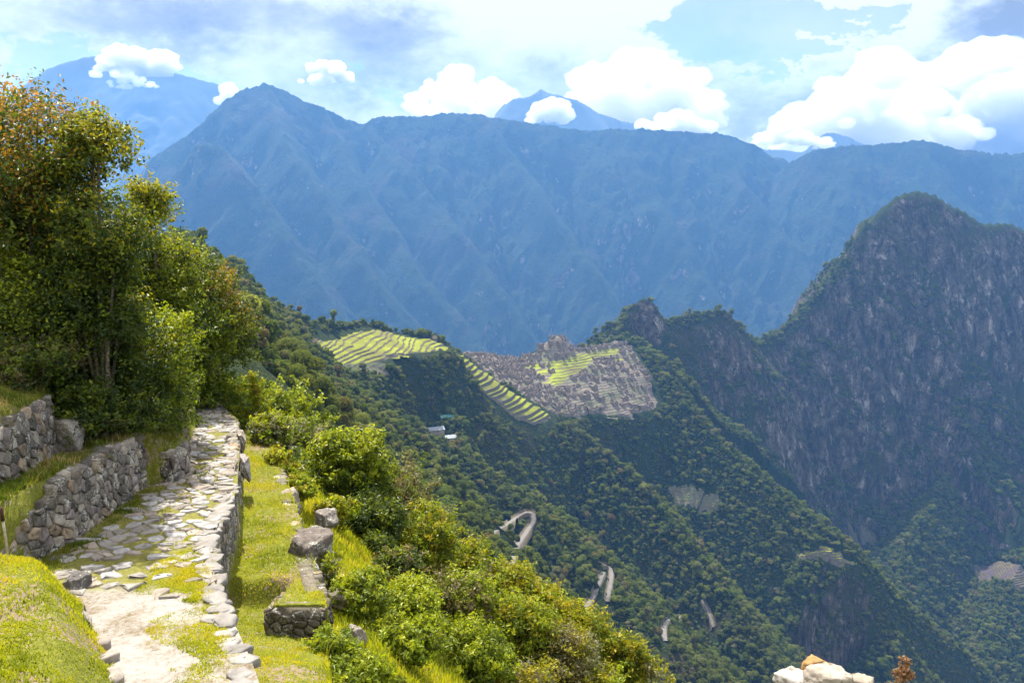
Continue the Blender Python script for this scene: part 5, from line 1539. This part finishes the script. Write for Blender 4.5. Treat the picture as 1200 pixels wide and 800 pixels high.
# cloud field on the dome, in azimuth and height (radians), edges broken up by noise
q = nt.comb(nt.math('MULTIPLY', az, 1.0), nt.math('MULTIPLY', el, 1.7), 0.0)
w1 = nt.noise(q, 5.0, 5, 0.55, out=1)
w2 = nt.noise(q, 26.0, 8, 0.68, out=1)
wob = nt.vmath('ADD', nt.vmath('SCALE', nt.vmath('SUBTRACT', w1, (0.5, 0.5, 0.5)), scale=0.10), nt.vmath('SCALE', nt.vmath('SUBTRACT', w2, (0.5, 0.5, 0.5)), scale=0.065))
ax, ex_, _z = nt.sep(nt.vmath('ADD', nt.comb(az, el, 0.0), wob))


def dirae(px, py):
    r = ray(px, py); r = r / np.linalg.norm(r)
    return math.atan2(r[0], r[1]), math.asin(r[2])


def blob(px, py, rx, ry, amp):
    a, e = dirae(px, py)
    u = nt.math('MULTIPLY', nt.math('SUBTRACT', ax, a), 1000.0 / rx)
    v = nt.math('MULTIPLY', nt.math('SUBTRACT', ex_, e), 1000.0 / ry)
    r2 = nt.math('ADD', nt.math('MULTIPLY', u, u), nt.math('MULTIPLY', v, v))
    return nt.math('MULTIPLY', nt.math('EXPONENT', nt.math('MULTIPLY', r2, -1.0)), amp)


def total(base, blobs):
    s = base
    for b in blobs: s = nt.math('ADD', s, blob(*b))
    return s


n_big = nt.noise(q, 3.2, 7, 0.6)
n_det = nt.noise(q, 10.0, 10, 0.66)
cov = nt.math('ADD', nt.math('MULTIPLY', nt.math('SUBTRACT', n_big, 0.5), 1.2), nt.math('MULTIPLY', nt.math('SUBTRACT', n_det, 0.5), 1.3))
cov = total(nt.math('ADD', cov, 0.55), [
    (910, 55, 110, 22, -0.75), (850, 22, 110, 16, -0.5), (1000, 18, 60, 20, -0.8), (860, 100, 60, 30, -0.35), (60, 5, 80, 20, -0.1),
    (160, 140, 120, 60, -0.9), (110, 190, 90, 40, -0.6), (460, 128, 40, 14, -0.2),
    (960, 38, 60, 9, 0.7), (1012, 20, 16, 4, 0.9), (1018, 42, 16, 4, 0.6), (720, 110, 120, 40, 0.5), (1010, 120, 120, 40, 0.5), (1120, 60, 120, 80, 0.6), (880, 150, 40, 12, 0.5), (600, 60, 120, 60, 0.6), (640, 140, 160, 30, 0.5), (780, 125, 70, 25, 0.5), (1000, 140, 120, 30, 0.6), (230, 30, 150, 40, 0.4)])
dens = nt.maprange(cov, 0.38, 0.56)
dens = nt.math('MAXIMUM', dens, nt.maprange(nt.noise(q, 6.0, 6, 0.6), 0.3, 0.7, 0.25, 0.5))
shade = nt.math('ADD', nt.math('MULTIPLY', nt.math('SUBTRACT', n_det, 0.5), 1.5), nt.math('MULTIPLY', nt.math('SUBTRACT', nt.noise(q, 30.0, 6, 0.6), 0.5), 0.7))
# lit from behind: thin rims bright, thick hearts grey
shade = nt.math('SUBTRACT', shade, nt.math('MULTIPLY', nt.maprange(cov, 0.5, 1.5, smooth=False), 0.75))
shade = total(nt.math('ADD', shade, 1.22), [
    (450, 45, 75, 45, -0.95), (400, 110, 150, 30, -0.6), (250, 20, 120, 30, -0.5), (150, 60, 120, 40, -0.3), (90, 40, 130, 40, -0.35), (1185, 30, 45, 35, -1.15), (1050, 110, 90, 40, -0.5), (830, 95, 60, 45, -0.5), (640, 85, 60, 25, -0.2),
    (600, 40, 90, 70, 0.35), (720, 130, 90, 30, 0.25), (1100, 40, 60, 50, 0.3)])
ccol = nt.ramp(shade, [(0.0, (0.28, 0.285, 0.31)), (0.35, (0.48, 0.495, 0.54)), (0.7, (0.80, 0.82, 0.88)), (1.0, (1.0, 0.97, 0.96))])
bg1 = nt.node('ShaderNodeBackground'); nt.l.new(sky.outputs[0], bg1.inputs[0]); bg1.inputs[1].default_value = SKY_STR
bg2 = nt.node('ShaderNodeBackground'); nt.l.new(ccol, bg2.inputs[0]); nt.put(bg2.inputs[1], nt.maprange(el, 0.24, 0.8, CLOUD_STR, CLOUD_STR * 2.1))
mx = nt.node('ShaderNodeMixShader')
up = nt.maprange(el, -0.02, 0.05)
nt.put(mx.inputs[0], nt.math('MULTIPLY', nt.math('MULTIPLY', dens, up), 0.97)); nt.l.new(bg1.outputs[0], mx.inputs[1]); nt.l.new(bg2.outputs[0], mx.inputs[2])
wo = nt.node('ShaderNodeOutputWorld'); nt.l.new(mx.outputs[0], wo.inputs[0])

# low cumulus drifting in front of the far peaks, well beyond the range
def cloud_mat(name, den, alb=1.0):
    m, nt = new_mat(name)
    vs = nt.node('ShaderNodeVolumeScatter'); vs.inputs[0].default_value = (alb, alb, alb, 1); vs.inputs['Density'].default_value = den; vs.inputs['Anisotropy'].default_value = 0.15
    oo = nt.node('ShaderNodeOutputMaterial'); nt.l.new(vs.outputs[0], oo.inputs['Volume'])
    return m


M_cloud = cloud_mat('cloud', 0.013); M_cloud_big = cloud_mat('large cloud', 0.0034, 0.93)


def cloud(px, py, wpx, hpx, Y, seed, label, n=22):
    rg = np.random.default_rng(seed); c = P(px, py, Y); s = Y / 1000.0; mb = MB()
    ib = bmesh.new(); bmesh.ops.create_icosphere(ib, subdivisions=4, radius=1)
    iv = np.array([v.co[:] for v in ib.verts]); it = [[v.index for v in f.verts] for f in ib.faces]; ib.free()
    big = hpx > 40
    if big: n = int(n * 2.4)
    for i in range(n):
        a = rg.uniform(-1, 1); hh = (1 - a * a) ** 0.5
        r = hpx * s * (rg.uniform(0.13, 0.36) if hpx > 40 else rg.uniform(0.2, 0.44)) * (0.4 + 0.6 * hh)
        if big: r *= rg.uniform(0.45, 0.95)
        o = np.array([a * wpx * s * 0.46, rg.normal(0, hpx * s * 0.4), hpx * s * (-0.45 + rg.uniform(0, 0.85) * hh) + r * 0.2])
        k = 1 + 0.55 * fbm3(iv[:, 0] * 1.8 + i * 9, iv[:, 1] * 1.8, iv[:, 2] * 1.8, 6, seed, 0.65)
        v = iv * k[:, None] * r * np.array([1.25, 1.1, 0.85]) + o
        v[:, 2] = np.maximum(v[:, 2], -hpx * s * 0.5 + 0.03 * r * rg.normal())
        mb.add(v, it)
    o = link('cloud', mb.mesh('cloud', [M_cloud if hpx < 40 else M_cloud_big]), None, tuple(c)); tag(o, label, 'cloud')
    rm = o.modifiers.new('skin', 'REMESH'); rm.mode = 'VOXEL'; rm.voxel_size = hpx * s * (0.028 if hpx < 40 else 0.016)


cloud(646, 134, 56, 24, 9940, 1, 'small white cumulus right in front of the central far peak')
cloud(156, 97, 56, 13, 9940, 2, 'small flat white cloud in front of the left far mountain', 18)
cloud(160, 74, 110, 30, 10366, 3, 'larger white cloud lying on the top of the left far mountain', 34)
cloud(272, 112, 44, 22, 9940, 4, 'white cloud scrap touching the left slope of the long range peak', 14)
cloud(790, 148, 90, 28, 10792, 5, 'white cumulus behind the ridge right of the central far peak', 26)
cloud(920, 160, 70, 22, 10792, 6, 'white cumulus in the dip of the long range', 22)
cloud(745, 112, 210, 74, 15500, 8, 'tall white cumulus tower above the ridge right of the central far peak', 46)
cloud(1010, 134, 190, 86, 15500, 9, 'broad heaped cumulus above the dip of the long range', 46)
cloud(1150, 128, 210, 118, 16500, 10, 'largest cumulus at the right edge above the big peak', 50)
cloud(545, 112, 150, 50, 16000, 11, 'white cumulus bank left of the central far peak', 36)
cloud(385, 88, 60, 22, 15000, 12, 'small bright cloud above the shoulder of the long range peak', 16)
cloud(965, 168, 44, 14, 10792, 7, 'small white cloud in front of the right far peak', 14)

# the air of the valley: one closed box of thin haze round the camera, the slopes and the range
if HAZE:
    hb = MB(); hb.box((0, 4150, (HAZE_TOP - 1810) / 2), (16000, 9900, HAZE_TOP + 1810))
    mh, nt = new_mat('haze')
    pv = nt.node('ShaderNodeVolumePrincipled')
    pv.inputs['Color'].default_value = (*HAZE_COL, 1); pv.inputs['Density'].default_value = HAZE_DEN; pv.inputs['Anisotropy'].default_value = 0.25
    oo = nt.node('ShaderNodeOutputMaterial'); nt.l.new(pv.outputs[0], oo.inputs['Volume'])
    ho = link('haze', hb.mesh('haze', [mh], False)); tag(ho, kind='stuff')

c = SC.cycles
c.use_denoising = True
c.max_bounces = 6; c.diffuse_bounces = 3; c.glossy_bounces = 1; c.transmission_bounces = 4; c.volume_bounces = 3; c.transparent_max_bounces = 8
c.caustics_reflective = False; c.caustics_refractive = False
try: c.use_light_tree = False
except Exception: pass
SC.view_settings.view_transform = 'Standard'; SC.view_settings.look = 'None'
SC.view_settings.exposure = EXPO; SC.view_settings.gamma = 1.0
